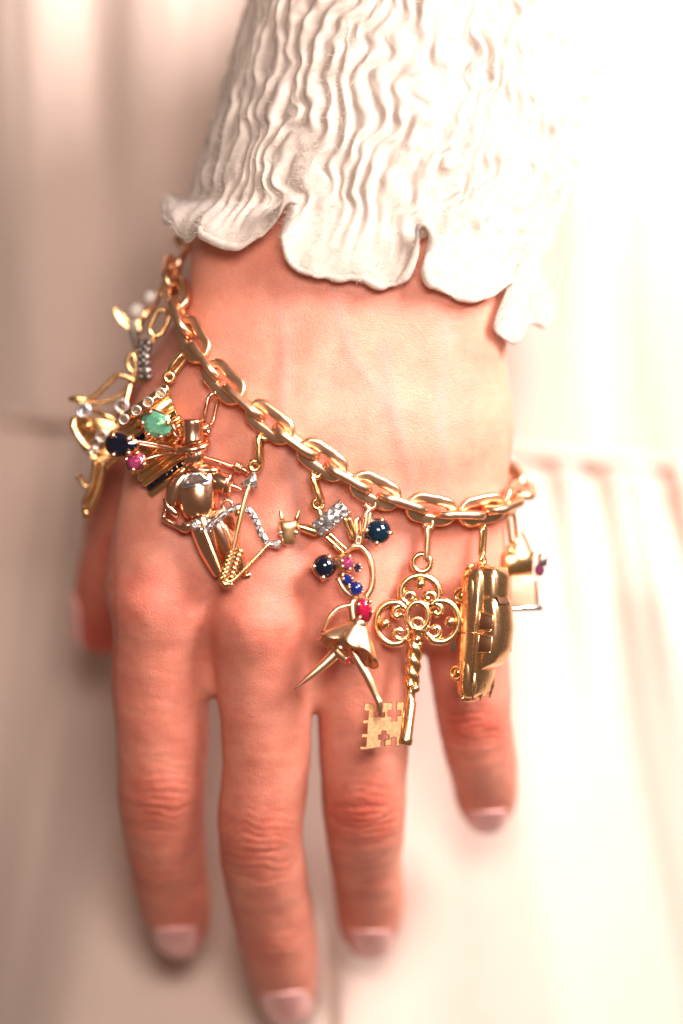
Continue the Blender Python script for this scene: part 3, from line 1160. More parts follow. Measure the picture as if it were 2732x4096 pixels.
A.bail([(722, 1412, 22, 22, 6, 'q', -0.05, 20), (702, 1461, 27, 52, 8, 'q', -0.05, 38), (677, 1508, 29, 29, 8, 'f', -0.05, 0)], 'yellow_gold')
bar = A.add('diamond_bar', prism([AP(-122, -20, -0.34), AP(-108, -27, -0.34), AP(110, -25, -0.34), AP(124, -14, -0.34), AP(122, 16, -0.34), AP(108, 26, -0.34), AP(-112, 24, -0.34), AP(-124, 12, -0.34)], 0.42, 0.045), 'yellow_gold')
for a in (-97, -36, 22, 84):
    c = AP(a, -2, -0.36)
    A.add('diamond', cut_gem(c, circle(0.088, 8), EX, EZ, (0, -1, 0), 0.05, 0.6, 0.06), 'diamond', bar, smooth=False)
    A.add('collet', ring(c, 0.098, 0.098, EX, EZ, 0.017, 18, 8), 'white_metal', bar)
A.add('keyboard_case', prism([AP(-112, 30, -0.20), AP(112, 28, -0.20), AP(116, 86, -0.12), AP(-112, 86, -0.12)], 0.42, 0.03), 'yellow_gold')
for row, b0 in ((0, 100), (1, 288)):
    for i in range(9):
        a = -100 + i * 25
        A.add('baguette_sapphire', prism([AP(a - 11, b0 - 11, -0.15), AP(a + 11, b0 - 11, -0.15), AP(a + 11, b0 + 11, -0.15), AP(a - 11, b0 + 11, -0.15)], 0.2, 0.012), 'dark_sapphire', smooth=False)
    A.add('channel', prism([AP(-113, b0 - 14, -0.10), AP(115, b0 - 14, -0.10), AP(115, b0 + 14, -0.10), AP(-113, b0 + 14, -0.10)], 0.3, 0.02), 'yellow_gold')
for i in range(6):
    b0 = 129 + i * 27
    k = 1 + 0.04 * math.sin(i * 2.1)
    pts = [AP(-112 * k, b0 + 4, 0.12), AP(-112 * k, b0 + 1, -0.08), AP(-104 * k, b0, -0.17), AP(-40, b0 - 1, -0.19), AP(40, b0 - 2, -0.19), AP(106 * k, b0 - 3, -0.16), AP(114 * k, b0 - 3, -0.06), AP(114 * k, b0, 0.12)]
    A.add('bellows_fold', tube(spline(pts, 4), 0.080, 10), 'yellow_gold')
A.add('bellows_core', prism([AP(-104, 112, -0.10), AP(106, 110, -0.10), AP(108, 280, -0.08), AP(-104, 282, -0.08)], 0.24, 0.02), 'yellow_gold')
A.add('end_case', prism([AP(-114, 304, -0.16), AP(116, 302, -0.16), AP(116, 330, -0.13), AP(-108, 334, -0.13)], 0.36, 0.03), 'yellow_gold')

# ------------------------------------------------------------------ the little man in a top hat with three gem flowers
B = Charm('top_hat_man_charm', 'rose gold man in a top hat holding green, dark blue and pink gemstones', 'charm', 0.14, 827, 1717)
CG = 'copper_gold'
B.bail([(849, 1614, 22, 22, 6.5, 'q', -0.05, 10), (832, 1658, 34, 56, 6.5, 'q', -0.1, 12), (828, 1718, 21, 25, 8, 'q', -0.12, 10)], CG)
hat = B.wire('hat', [(768, 1676, -0.22, 34), (768, 1680, -0.22, 44), (768, 1690, -0.22, 49), (769, 1732, -0.22, 45), (770, 1774, -0.22, 48)], 38, CG, n=3, seg=20)
B.add('hat_brim', ring(B.P(766, 1778, -0.20), 64 / S, 50 / S, unit([1, 0, 0.10]), unit([0.05, -0.86, -0.42]), 16 / S, 30, 12), CG, hat)
head = B.add('head', ball(B.P(778, 1822, -0.20), (45 / S, 41 / S, 46 / S)), CG)
B.add('nose', ball(B.P(767, 1812, -0.41), 14 / S, nu=12, nv=8), CG, head)
B.add('nose_ring', ring(B.P(767, 1812, -0.40), 14 / S, 14 / S, EX, EZ, 4 / S, 16, 6), CG, head)
B.wire('beard', [(736, 1815, -0.2, 12), (746, 1840, -0.24, 12), (742, 1866, -0.24, 9)], 12, CG, head)
for q in ((716, 1808), (728, 1812), (722, 1818)):
    B.add('flower_bud', ball(B.P(q[0], q[1], -0.26), 8 / S, nu=8, nv=6), CG, head)
B.add('collar', ring(B.P(808, 1872, -0.17), 62 / S, 26 / S, unit([1, 0, -0.12]), unit([0, -0.9, -0.3]), 13 / S, 28, 10), CG)
# torso: a barrel with shoulders
rings_ = []
for (cx, cy, hw, hd) in ((806, 1872, 36, 26), (802, 1886, 70, 40), (793, 1912, 86, 54), (787, 1948, 88, 62), (790, 1990, 85, 64), (796, 2030, 78, 60), (802, 2058, 68, 48), (806, 2074, 52, 32)):
    rings_.append([B.P(cx + hw * math.cos(q), cy - 6 * math.cos(q), -0.10 - 0.0 + hd / S * math.sin(q)) for q in np.linspace(0, 2 * math.pi, 28, endpoint=False)])
torso = B.add('torso', loft(rings_), CG)
tz = [(752, 1897), (801, 1894), (845, 1932), (720, 1951)]
gp = [B.P(x, y, -0.44) for x, y in tz]
gc = sum(gp) / 4
dia = B.add('bib_diamond', cut_gem(gc, [((p - gc)[0] * 0.93, (p - gc)[2] * 0.93) for p in gp][::-1], EX, EZ, (0, -1, 0), 0.06, 0.55, 0.1), 'diamond', smooth=False)
B.add('bib_setting', tube([gp[i] + (gp[(i + 1) % 4] - gp[i]) * k for i in range(4) for k in (0.02, 0.5, 0.98)], 0.026, 8, closed=True), 'white_metal', dia)
# arms
arm = B.wire('arm', [(740, 1900, -0.14, 30), (710, 1940, -0.14, 37), (694, 1985, -0.14, 33), (682, 2022, -0.14, 26)], 24, CG)
B.wire('cuff', [(660, 1992, -0.16, 11), (672, 2025, -0.18, 15), (702, 2056, -0.16, 13), (706, 2062, -0.12, 10)], 12, CG, arm)
B.wire('forearm', [(664, 2035, -0.12, 10), (655, 2066, -0.12, 10), (668, 2080, -0.14, 11), (706, 2100, -0.16, 12), (740, 2112, -0.18, 20), (765, 2104, -0.2, 16)], 11, CG, arm)
B.wire('hand', [(722, 2112, -0.17, 14), (748, 2104, -0.2, 21), (768, 2094, -0.2, 15)], 16, CG, arm)
arm2 = B.wire('arm', [(840, 1902, -0.14, 30), (872, 1922, -0.17, 40), (906, 1938, -0.19, 42)], 30, CG)
B.add('cuff', ring(B.P(916, 1938, -0.19), 14 / S, 36 / S, unit([0.45, 0.85, -0.05]), unit([0.15, 0, 1]), 12 / S, 26, 10), CG, arm2)
B.wire('hand', [(925, 1942, -0.18, 14), (950, 1950, -0.2, 9), (968, 1960, -0.2, 8)], 9, CG, arm2)
B.wire('stick', [(806, 1826, -0.12), (870, 1845, -0.14), (935, 1868, -0.15)], 10, CG, seg=10)
for i in range(3):
    B.add('stick_knot', ring(B.P(944 + i * 9, 1866 + i * 4, -0.16), 17 / S, 10 / S, unit([0.25, 0, 1]), EY, 6 / S, 18, 8), CG)
B.wire('stick_end', [(960, 1870, -0.15, 10), (985, 1885, -0.15, 12), (1000, 1905, -0.15, 7)], 10, CG)
# trousers and shoes
for nm, pts in (('trouser_leg', [(806, 2066, -0.06, 56), (820, 2110, -0.06, 60), (844, 2190, -0.03, 53), (866, 2255, 0.02, 40), (880, 2300, 0.05, 26)]),
                ('trouser_leg', [(842, 2062, -0.04, 50), (872, 2110, -0.05, 54), (908, 2180, -0.04, 49), (942, 2245, 0.0, 42), (964, 2292, 0.04, 36)])):
    lg = B.wire(nm, pts, 40, CG, seg=16)
B.wire('crease', [(838, 2115, -0.33), (862, 2190, -0.27), (888, 2270, -0.15)], 4, CG)
B.add('shoe', ball(B.P(987, 2302, 0.0), (30 / S, 24 / S, 22 / S)), CG)
B.add('shoe', ball(B.P(902, 2328, 0.05), (26 / S, 20 / S, 18 / S)), CG)
B.wire('coat_tail', [(800, 2090, -0.30, 9), (850, 2064, -0.30, 10), (886, 2042, -0.30, 9)], 9, CG)
B.add('coat_loop', ring(B.P(909, 2022, -0.28), 20 / S, 22 / S, EX, EZ, 8 / S, 22, 8), CG)
B.wire('coat_flap', [(895, 2040, -0.25, 14), (925, 2080, -0.2, 16), (935, 2120, -0.12, 8)], 14, CG)
# gems on stems
ghex = [(611, 1641), (669, 1666), (688, 1722), (637, 1756), (583, 1735), (565, 1671)]
gcx, gcy = sum(p[0] for p in ghex) / 6, sum(p[1] for p in ghex) / 6
B.stone('green_gem', gcx, gcy, -0.32, [((x - gcx) * 1.06 / S, -(y - gcy) * 1.06 / S) for x, y in ghex][::-1], 'emerald', n=(-0.12, -1, -0.06), crown=0.11, pav=0.25, table=0.56, setting='setting', prongs=(112, 172, 8, 292, 232), pr=0.045, label='green six-sided gem')
B.wire('stem', [(688, 1700, -0.1), (702, 1718, -0.1), (724, 1750, -0.15)], 8, CG)
B.wire('stem', [(684, 1712, -0.2), (698, 1735, -0.18), (718, 1760, -0.2)], 5, CG)
pear = []
for q in np.linspace(0, 2 * math.pi, 16, endpoint=False):
    rx = 66 / S * math.cos(q)
    ry = 46 / S * math.sin(q) * (1 - 0.26 * math.cos(q))
    pear.append((rx, ry))
B.stone('dark_blue_gem', 487, 1778, -0.30, pear, 'dark_sapphire', n=(-0.25, -1, -0.22), crown=0.10, pav=0.2, rot=-0.04, setting='setting', prongs=(128, 38, 318, 232), pr=0.05, label='near-black blue pear-shaped gem')
B.wire('stem', [(545, 1764, -0.2), (620, 1776, -0.16), (712, 1800, -0.2)], 7, CG)
B.wire('stem', [(548, 1775, -0.14), (625, 1788, -0.12), (712, 1806, -0.16)], 6, CG)
octo = [(-38, -20), (-24, -33), (24, -33), (38, -20), (38, 20), (24, 33), (-24, 33), (-38, 20)]
B.stone('pink_gem', 543, 1847, -0.28, [(a / S, b_ / S) for a, b_ in octo], 'pink_sapphire', n=(-0.08, -1, 0.05), crown=0.09, pav=0.18, rot=0.30, setting='setting', prongs=(150, 60, 325, 240), pr=0.042, label='pink octagonal gem')
B.wire('stem', [(585, 1836, -0.2), (640, 1820, -0.16), (712, 1812, -0.2)], 7, CG)

# ------------------------------------------------------------------ bow and arrow
C = Charm('bow_and_arrow_charm', 'gold arrow across a small diamond-set bow with a gold string', 'charm', -0.27, 1017, 1862)
YG = 'yellow_gold'
C.bail([(1026, 1752, 27, 27, 8, 'f', 0.12, 0), (1022, 1806, 30, 66, 11, 'e', 0.04, -2), (1018, 1863, 31, 31, 9, 'f', 0.0, 0)], YG)
hd = C.add('arrowhead', prism([C.P(*p, -0.06) for p in ((1017, 1884), (1027, 1920), (1030, 1958), (1004, 1946), (990, 1948), (956, 1938), (990, 1914))], 0.13, 0.02), 'white_metal')
for p in ((1012, 1912), (1002, 1930), (1018, 1940), (980, 1936)):
    C.add('diamond', cut_gem(C.P(p[0], p[1], -0.068), circle(0.042, 7), EX, EZ, (0, -1, 0), 0.03, 0.55, 0.03), 'diamond', hd, smooth=False)
C.wire('arrow_shaft', [(994, 1944, -0.03), (968, 2040, -0.08), (936, 2180, -0.08), (903, 2322, -0.05)], 11, 'brushed_gold', seg=8)
for i in range(7):
    t = i / 6
    x, y = 936 - 36 * t, 2205 + 105 * t
    C.wire('feather_barb', [(x + 4, y - 8, -0.08, 6), (x - 14, y + 2, -0.12, 7), (x - 27, y + 22, -0.12, 4)], 8, YG, seg=8, n=3)
    C.wire('feather_barb', [(x + 6, y - 8, -0.07, 6), (x + 24, y - 4, -0.09, 7), (x + 38, y + 14, -0.08, 4)], 8, YG, seg=8, n=3)
bowp = spline([(800, 2116), (822, 2118), (854, 2092), (898, 2055), (943, 2031), (977, 2031), (1007, 2055), (1028, 2094), (1045, 2135), (1072, 2172), (1094, 2180)], 6)
bp3 = [C.P(p[0], p[1], 0.02) for p in bowp]
wb = [(0.045, 0.080 if 0.12 < i / len(bowp) < 0.86 else 0.060) for i in range(len(bowp))]
V, F = tube(bp3, wb, 10, flat=(0, 1, 0))
bow = C.add('bow_limb', (V, F), 'white_metal')
for k in np.linspace(7, len(bowp) - 8, 12):
    p = bowp[int(k)]
    if abs(p[0] - 962) < 14:
        continue
    C.add('diamond', cut_gem(C.P(p[0], p[1], -0.026), circle(0.062, 8), EX, EZ, (0, -1, 0), 0.05, 0.5, 0.03), 'diamond', bow, smooth=False)
for (x, y, r) in ((781, 2098, 22), (1106, 2175, 20)):
    C.add('bow_tip', ball(C.P(x, y, 0.04), (r / S, 0.07, r / S)), 'white_metal', bow)
    C.add('diamond', cut_gem(C.P(x, y, -0.035), circle(0.075, 8), EX, EZ, (0, -1, 0), 0.04, 0.55, 0.03), 'diamond', bow, smooth=False)
C.thick = 1.15
C.wire('bow_string', [(812, 2108, 0.0), (850, 2205, -0.05), (890, 2306, -0.06)], 6.5, YG, seg=8)
C.wire('bow_string', [(1078, 2172, 0.0), (1000, 2255, -0.06), (942, 2312, -0.09), (918, 2326, -0.1), (900, 2318, -0.1)], 6.5, YG, seg=8)
C.wire('nock', [(888, 2325, -0.05, 12), (905, 2338, -0.05, 14), (932, 2336, -0.05, 7)], 12, YG)
C.wire('grip', [(952, 2040, -0.02), (955, 2062, -0.04)], 14, YG)

# ------------------------------------------------------------------ donkey with a diamond back
E = Charm('donkey_charm', 'gold donkey with a diamond-set back and two round dark blue stones', 'charm', -0.02, 1270, 2016)
E.bail([(1236, 1905, 29, 29, 8, 'f', -0.05, 0), (1252, 1960, 28, 66, 10, 'e', -0.1, -18), (1270, 2016, 31, 31, 10, 'f', -0.08, 0)], 'yellow_gold')
blk = [(1240, 2096), (1358, 1999), (1404, 2052), (1287, 2150)]
back_ = E.add('back', prism([E.P(*p, -0.24) for p in blk], 0.40, 0.025), 'white_metal')
for i in range(4):
    for j in range(2):
        a, b_ = (i + 0.5) / 4, (j + 0.5) / 2
        x = blk[0][0] + (blk[1][0] - blk[0][0]) * a + (blk[3][0] - blk[0][0]) * b_
        y = blk[0][1] + (blk[1][1] - blk[0][1]) * a + (blk[3][1] - blk[0][1]) * b_
        E.add('diamond', cut_gem(E.P(x, y, -0.25), circle(0.086, 8), EX, EZ, (0, -1, 0), 0.06, 0.5, 0.03), 'diamond', back_, smooth=False)
        E.add('bead', ball(E.P(x + 18, y - 2, -0.26), 0.022, nu=8, nv=5), 'white_metal', back_)
E.wire('lug', [(1272, 2036, -0.08, 12), (1280, 2056, -0.1, 13), (1290, 2078, -0.08, 12)], 12, YG)
E.wire('neck', [(1268, 2128, -0.08, 20), (1230, 2116, -0.1, 19), (1186, 2102, -0.12, 13)], 18, YG)
rr = []
for (cx, cy, hw, hd) in ((1151, 2084, 34, 22), (1151, 2092, 40, 28), (1152, 2115, 36, 27), (1153, 2150, 30, 22), (1154, 2172, 27, 18), (1154, 2180, 21, 13)):
    rr.append([E.P(cx + hw * math.copysign(abs(math.cos(q)) ** 0.7, math.cos(q)), cy, -0.14 + hd / S * math.copysign(abs(math.sin(q)) ** 0.7, math.sin(q))) for q in np.linspace(0, 2 * math.pi, 20, endpoint=False)])
hd_ = E.add('head', loft(rr), 'brushed_gold')
E.wire('ear', [(1130, 2092, -0.14, 11), (1126, 2068, -0.15, 10), (1120, 2042, -0.15, 5)], 8, YG, hd_)
E.wire('ear', [(1180, 2092, -0.14, 11), (1188, 2068, -0.15, 10), (1197, 2043, -0.15, 5)], 8, YG, hd_)
for x in (1121, 1184):
    E.add('eye', ball(E.P(x, 2131, -0.22), 9.5 / S, nu=12, nv=8), 'white_metal', hd_)
for d in (-10, 10):
    E.wire('leg', [(1306 + d * 0.7, 2140 - d * 0.6, -0.06, 11), (1345 + d * 0.7, 2175 - d * 0.6, -0.04, 9), (1385 + d * 0.7, 2212 - d * 0.6, 0.0, 10)], 10, YG)
    E.wire('leg', [(1386 + d, 2072, -0.06, 10), (1402 + d, 2115, -0.05, 9), (1418 + d * 0.6, 2158, -0.02, 10)], 10, YG)


def cabochon(ch, x, y, dy, r, mat, prongs, label=None):
    g = ch.add('cabochon', ball(ch.P(x, y, dy), (r / S, r / S * 0.92, r / S), nu=28, nv=18), mat, label=label)
    ch.add('cup', ring(ch.P(x, y, dy + 0.12), (r * 0.86) / S, (r * 0.86) / S, EX, EZ, 0.05, 24, 8), 'rose_gold', g)
    for a in prongs:
        a = math.radians(a)
        e = np.array([math.cos(a), 0, math.sin(a)])
        c = ch.P(x, y, dy)
        R = r / S
        pp = [c + e * R * 0.8 + EY * 0.16, c + e * (R * 1.06) + EY * 0.03, c + e * (R * 1.05) - EY * 0.08, c + e * R * 0.92 - EY * 0.13]
        ch.add('prong', join(tube(spline(pp, 3), 0.045, 8), ball(pp[-1], 0.056, nu=10, nv=6)), 'rose_gold', g)


cabochon(E, 1512, 2126, -0.12, 51, 'teal_cabochon', (72, -8, 262, 176), 'round blue stone near the chain')
cabochon(E, 1298, 2267, -0.10, 47, 'dark_sapphire', (66, 178, 262), 'round dark blue stone on the foot')
E.wire('leg', [(1400, 2140, -0.04, 8), (1440, 2135, 0.02, 8), (1475, 2128, 0.04, 8)], 8, YG)
E.wire('leg', [(1385, 2208, 0.0, 9), (1350, 2232, 0.04, 8), (1325, 2250, 0.05, 8)], 8, YG)

# ------------------------------------------------------------------ ballerina
G = Charm('ballerina_charm', 'gold ballerina with a ruby body, gem-set head and fluted skirt', 'charm', -0.06, 1434, 2150)
RG = 'rose_gold'
G.bail([(1468, 2044, 30, 28, 8, 'f', 0.05, 0), (1460, 2110, 22, 56, 9, 'q', 0.0, 8), (1434, 2118, 20, 52, 7, 'q', 0.05, -4), (1434, 2162, 18, 24, 7, 'f', 0.0, 10)], RG)
G.thick = 1.18
G.wire('raised_arms', [(1381, 2208, 0.02, 9), (1412, 2187, 0.0, 10), (1449, 2190, 0.0, 11), (1479, 2238, 0.0, 12), (1491, 2296, 0.0, 12), (1485, 2352, 0.0, 12), (1462, 2390, 0.0, 13)], 11, RG)
G.stone('pink_gem', 1387, 2252, -0.20, circle(27 / S, 10, 30 / S), 'pink_sapphire', n=(0.15, -1, 0.05), crown=0.08, pav=0.16, setting='setting', setmat=RG, prongs=(70, 160, 215, 290), pr=0.032, label='round pink gem on the head')
G.wire('cup', [(1340, 2250, 0.0, 22), (1362, 2252, -0.06, 30), (1382, 2253, -0.12, 26)], 24, RG)
G.stone('small_dark_gem', 1427, 2271, -0.14, circle(17 / S, 8), 'sapphire', n=(0.4, -1, 0), crown=0.05, pav=0.1, setting='setting', setmat=RG, prongs=(60, 0, 300), pr=0.024)
G.stone('blue_gem', 1389, 2320, -0.20, circle(22 / S, 9, 24 / S), 'blue_sapphire', n=(0.15, -1, 0), crown=0.06, pav=0.13, setting='setting', setmat=RG, prongs=(20, 165, 285), pr=0.028)
g = G.add('blue_cabochon', ball(G.P(1425, 2354, -0.20), (27 / S, 0.13, 29 / S), nu=20, nv=14), 'blue_sapphire')
for a in (75, 170, 330, 20):
    e = np.array([math.cos(math.radians(a)), 0, math.sin(math.radians(a))])
    c = G.P(1425, 2354, -0.22)
    G.add('prong', tube(spline([c + e * 0.10 + EY * 0.12, c + e * 0.16, c + e * 0.13 - EY * 0.06], 3), 0.028, 8), RG, g)
G.wire('neck', [(1368, 2290, -0.04, 18), (1385, 2330, -0.05, 22), (1410, 2365, -0.05, 20), (1420, 2400, -0.05, 15)], 18, RG)
G.wire('neck_plate', [(1350, 2310, -0.1, 10), (1375, 2355, -0.1, 13), (1405, 2385, -0.1, 11)], 10, RG)
oval = [(33 / S * math.copysign(abs(math.cos(q)) ** 0.8, math.cos(q)), 47 / S * math.copysign(abs(math.sin(q)) ** 0.8, math.sin(q))) for q in np.linspace(0, 2 * math.pi, 12, endpoint=False)]
G.stone('ruby', 1455, 2441, -0.22, oval, 'ruby', n=(0.25, -1, 0.05), crown=0.11, pav=0.2, table=0.5, setting='setting', setmat=RG, prongs=(58, 140, 232, 345), pr=0.036, label='oval red gem forming the body')
G.wire('torso', [(1412, 2396, -0.05, 17), (1410, 2440, -0.06, 20), (1418, 2490, -0.06, 22)], 18, RG)
G.wire('waist', [(1412, 2478, -0.10, 26), (1430, 2492, -0.10, 36), (1436, 2504, -0.08, 34)], 28, RG)
G.wire('lowered_arm', [(1408, 2420, -0.12, 8), (1355, 2432, -0.14, 9), (1313, 2475, -0.16, 9), (1289, 2530, -0.14, 8)], 9, RG)
# fluted skirt: a tilted cone, seen partly from below
NS = 84
wc, hc2 = G.P(1438, 2494, -0.08), G.P(1387, 2606, -0.10)
e1 = unit([0.90, 0.05, -0.44])
e2 = unit([0.20, -0.93, 0.32])
rowsO, rowsI = [], []
for s_ in np.linspace(0, 1, 9):
    R, R2 = [], []
    for i in range(NS):
        q = 2 * math.pi * i / NS
        fl = 0.5 + 0.5 * math.cos(7 * q + 0.6 + 0.7 * math.sin(q))
        k = 1 + (0.20 * (fl ** 0.7) - 0.10) * s_
        a = (0.17 + (0.66 - 0.17) * s_ ** 0.85) * k
        b_ = (0.15 + (0.47 - 0.15) * s_ ** 0.8) * k
        c = wc + (hc2 - wc) * s_
        dr = -0.05 * math.sin(7 * q + 0.6) * s_
        p = c + e1 * a * math.cos(q) + e2 * b_ * math.sin(q) + unit(hc2 - wc) * dr
        R.append(p)
        R2.append(c + e1 * a * 0.95 * math.cos(q) + e2 * b_ * 0.94 * math.sin(q) + unit(hc2 - wc) * (dr - 0.008))
    rowsO.append(R)
    rowsI.append(R2)
V = [p for R in rowsO for p in R] + [p for R in rowsI[::-1] for p in R]
n9 = len(rowsO) * 2
F = [(j * NS + i, j * NS + (i + 1) % NS, (j + 1) * NS + (i + 1) % NS, (j + 1) * NS + i) for j in range(n9 - 1) for i in range(NS)]
G.add('skirt', (V, F), RG)
G.wire('leg', [(1368, 2585, -0.06, 24), (1330, 2625, -0.10, 20), (1290, 2662, -0.14, 17), (1235, 2708, -0.18, 12), (1178, 2756, -0.22, 2)], 18, RG, seg=12)
G.wire('leg', [(1408, 2600, -0.06, 15), (1438, 2650, -0.10, 17), (1474, 2712, -0.12, 17), (1508, 2790, -0.14, 13), (1518, 2812, -0.15, 14), (1522, 2862, -0.13, 7)], 16, RG, seg=12)
kn = G.wire('knee_collet', [(1345, 2600, -0.14, 17), (1372, 2626, -0.20, 16), (1390, 2640, -0.25, 15)], 16, RG, seg=14)
G.stone('small_ruby', 1392, 2641, -0.28, circle(11 / S, 8, 13 / S), 'ruby', n=(0.45, -1, -0.2), crown=0.03, pav=0.06, parent=kn)

# ------------------------------------------------------------------ key
K = Charm('key_charm', 'gold key with a scrolled trefoil top, twisted stem and notched bit', 'charm', 0.45, 1687, 2252)
SG = 'satin_gold'
K.bail([(1700, 2128, 27, 29, 8, 'f', -0.05, 0), (1702, 2190, 22, 66, 10, 'e', -0.05, 2)], 'rose_gold')
K.add('key_ring', ring(K.P(1687, 2252, -0.04), 35 / S, 35 / S, EX, EZ, 13 / S, 28, 12), SG)


def scroll(cx, cy, ang, R, parent=None):
    """open C-scroll whose two ends curl inward, with a ball in its hollow"""
    co, si = math.cos(ang), math.sin(ang)

    def T(u, v, dy=0):
        return K.P(cx + (u * co - v * si), cy + (u * si + v * co), dy)
    for s in (1, -1):
        cv = [(-R * 0.36, s * R * 0.44), (-R * 0.22, s * R * 0.30), (-R * 0.02, s * R * 0.42), (-R * 0.06, s * R * 0.68), (-R * 0.38, s * R * 0.80), (-R * 0.66, s * R * 0.58), (-R * 0.58, s * R * 0.26)]
        K.add('curl', tube(spline([list(T(a, b_)) for a, b_ in cv], 5), 14.5 / S, 10), SG)
    ar = [(-R * 0.52, -R * 0.70), (-R * 0.30, -R * 0.94)] + [(R * 0.86 * math.cos(a), R * 0.98 * math.sin(a)) for a in np.linspace(math.radians(-84), math.radians(84), 15)] + [(-R * 0.30, R * 0.94), (-R * 0.52, R * 0.70)]
    K.add('scroll', tube(spline([list(T(a, b_)) for a, b_ in ar], 4), 16.5 / S, 12), SG)
    K.add('scroll_ball', ball(T(R * 0.44, 0, -0.05), 24 / S), SG)


scroll(1679, 2370, -math.pi / 2, 78)
scroll(1575, 2492, math.pi - 0.05, 84)
scroll(1762, 2484, 0.08, 84)
K.add('centre_ring', ring(K.P(1670, 2463, -0.02), 43 / S, 55 / S, EX, EZ, 15 / S, 32, 12), SG)
K.add('small_ring', ring(K.P(1670, 2490, -0.06), 19 / S, 19 / S, EX, EZ, 8 / S, 22, 8), SG)
K.wire('collar', [(1671, 2516, -0.02, 32), (1669, 2526, -0.02, 26), (1668, 2542, -0.02, 23)], 26, SG, seg=14)
K.add('bead', ball(K.P(1666, 2558, -0.08), 19 / S), SG)
for ph in (0, math.pi):
    tw = []
    for k in range(45):
        f = k / 44
        a = ph + f * 2 * math.pi * 1.75
        tw.append(K.P(1661 - 17 * f + 13 * math.cos(a), 2566 + 180 * f, -0.02 + 13 / S * math.sin(a)))
    K.add('twisted_strand', tube(tw, 21 / S, 10), SG)
K.add('bead', ball(K.P(1660, 2754, -0.08), 20 / S), SG)
K.wire('shaft', [(1646, 2742, -0.02, 22), (1643, 2770, -0.02, 20), (1640, 2806, -0.02, 20), (1640, 2809, -0.02, 26), (1624, 2950, -0.02, 26), (1624, 2953, -0.02, 28), (1621, 2976, -0.02, 28), (1620, 2979, -0.02, 22)], 24, SG, seg=18, smooth=False)
bit = [(1458, 2812), (1508, 2812), (1508, 2850), (1496, 2850), (1496, 2868), (1538, 2868), (1538, 2850), (1526, 2850), (1526, 2811), (1570, 2809), (1570, 2842), (1552, 2842), (1552, 2864), (1568, 2864), (1568, 2884), (1588, 2884), (1588, 2864), (1604, 2862), (1604, 2842), (1586, 2842),
       (1586, 2806), (1616, 2806), (1600, 2985), (1584, 2986), (1584, 2950), (1566, 2950), (1566, 2982), (1538, 2984), (1540, 2958), (1556, 2956), (1556, 2940), (1544, 2940), (1544, 2924), (1528, 2924), (1528, 2940), (1514, 2940), (1514, 2956), (1526, 2956), (1524, 2990),
       (1462, 2998), (1440, 2998), (1440, 2984), (1464, 2984), (1466, 2950), (1446, 2950), (1446, 2934), (1468, 2934), (1470, 2894), (1450, 2894), (1450, 2878), (1472, 2878), (1474, 2844), (1456, 2844), (1456, 2828)]
bn = unit([0.08, -1, 0.05])
bitp = []
for x, y in bit:
    p = K.P(x, y, -0.05)
    bitp.append(p - EY * float((p - K.P(1530, 2900, -0.05)) @ bn) / bn[1])          # one flat plane, tipped a little upward
K.add('key_bit', prism(bitp, 0.12, 0.018, bn), SG, smooth=False)

# ------------------------------------------------------------------ car
R_ = Charm('car_charm', 'gold vintage car hanging upright by its bumper beside the key', 'charm', 0.74, 1931, 2241)
R_.bail([(1926, 2122, 21, 24, 6, 'q', -0.1, 0), (1929, 2182, 20, 52, 7, 'q', -0.1, 4), (1931, 2241, 20, 25, 7, 'q', -0.1, 0)], 'yellow_gold')
fa = math.radians(33)
cL, cH, cN = unit([-0.045, 0.04, -1.0]), unit([math.cos(fa), -math.sin(fa), 0]), unit([-math.sin(fa), -math.cos(fa), 0])
cO = R_.P(1872, 2262, 0.05)


def CP(l, h, w):
    return cO + cL * l + cH * h * 1.10 + cN * w * 1.12


def section(l, h0, h1, w, p=0.55, n=24):
    out = []
    for q in np.linspace(0, 2 * math.pi, n, endpoint=False):
        c, s = math.cos(q), math.sin(q)
        out.append(CP(l, (h0 + h1) / 2 + (h1 - h0) / 2 * math.copysign(abs(c) ** p, c), w * math.copysign(abs(s) ** p, s)))
    return out


body = R_.add('body', loft([section(*a) for a in ((0.0, 0.14, 0.38, 0.28), (0.05, 0.06, 0.50, 0.38), (0.25, 0.03, 0.58, 0.42), (0.6, 0.03, 0.60, 0.43), (1.2, 0.03, 0.58, 0.42), (1.9, 0.03, 0.56, 0.42), (2.3, 0.03, 0.54, 0.41), (2.62, 0.05, 0.48, 0.38), (2.74, 0.12, 0.40, 0.31))]), SG)
R_.add('trunk', loft([section(*a) for a in ((0.02, 0.30, 0.66, 0.26), (0.06, 0.30, 0.76, 0.30), (0.25, 0.30, 0.82, 0.32), (0.6, 0.30, 0.84, 0.32), (0.85, 0.30, 0.82, 0.31))]), SG)
cab = R_.add('cabin', loft([section(*a) for a in ((0.60, 0.40, 0.76, 0.32), (0.76, 0.40, 0.86, 0.34), (0.98, 0.40, 0.90, 0.34), (1.3, 0.40, 0.94, 0.35), (1.7, 0.40, 0.92, 0.34), (1.98, 0.40, 0.82, 0.32), (2.16, 0.40, 0.56, 0.29))]), SG)
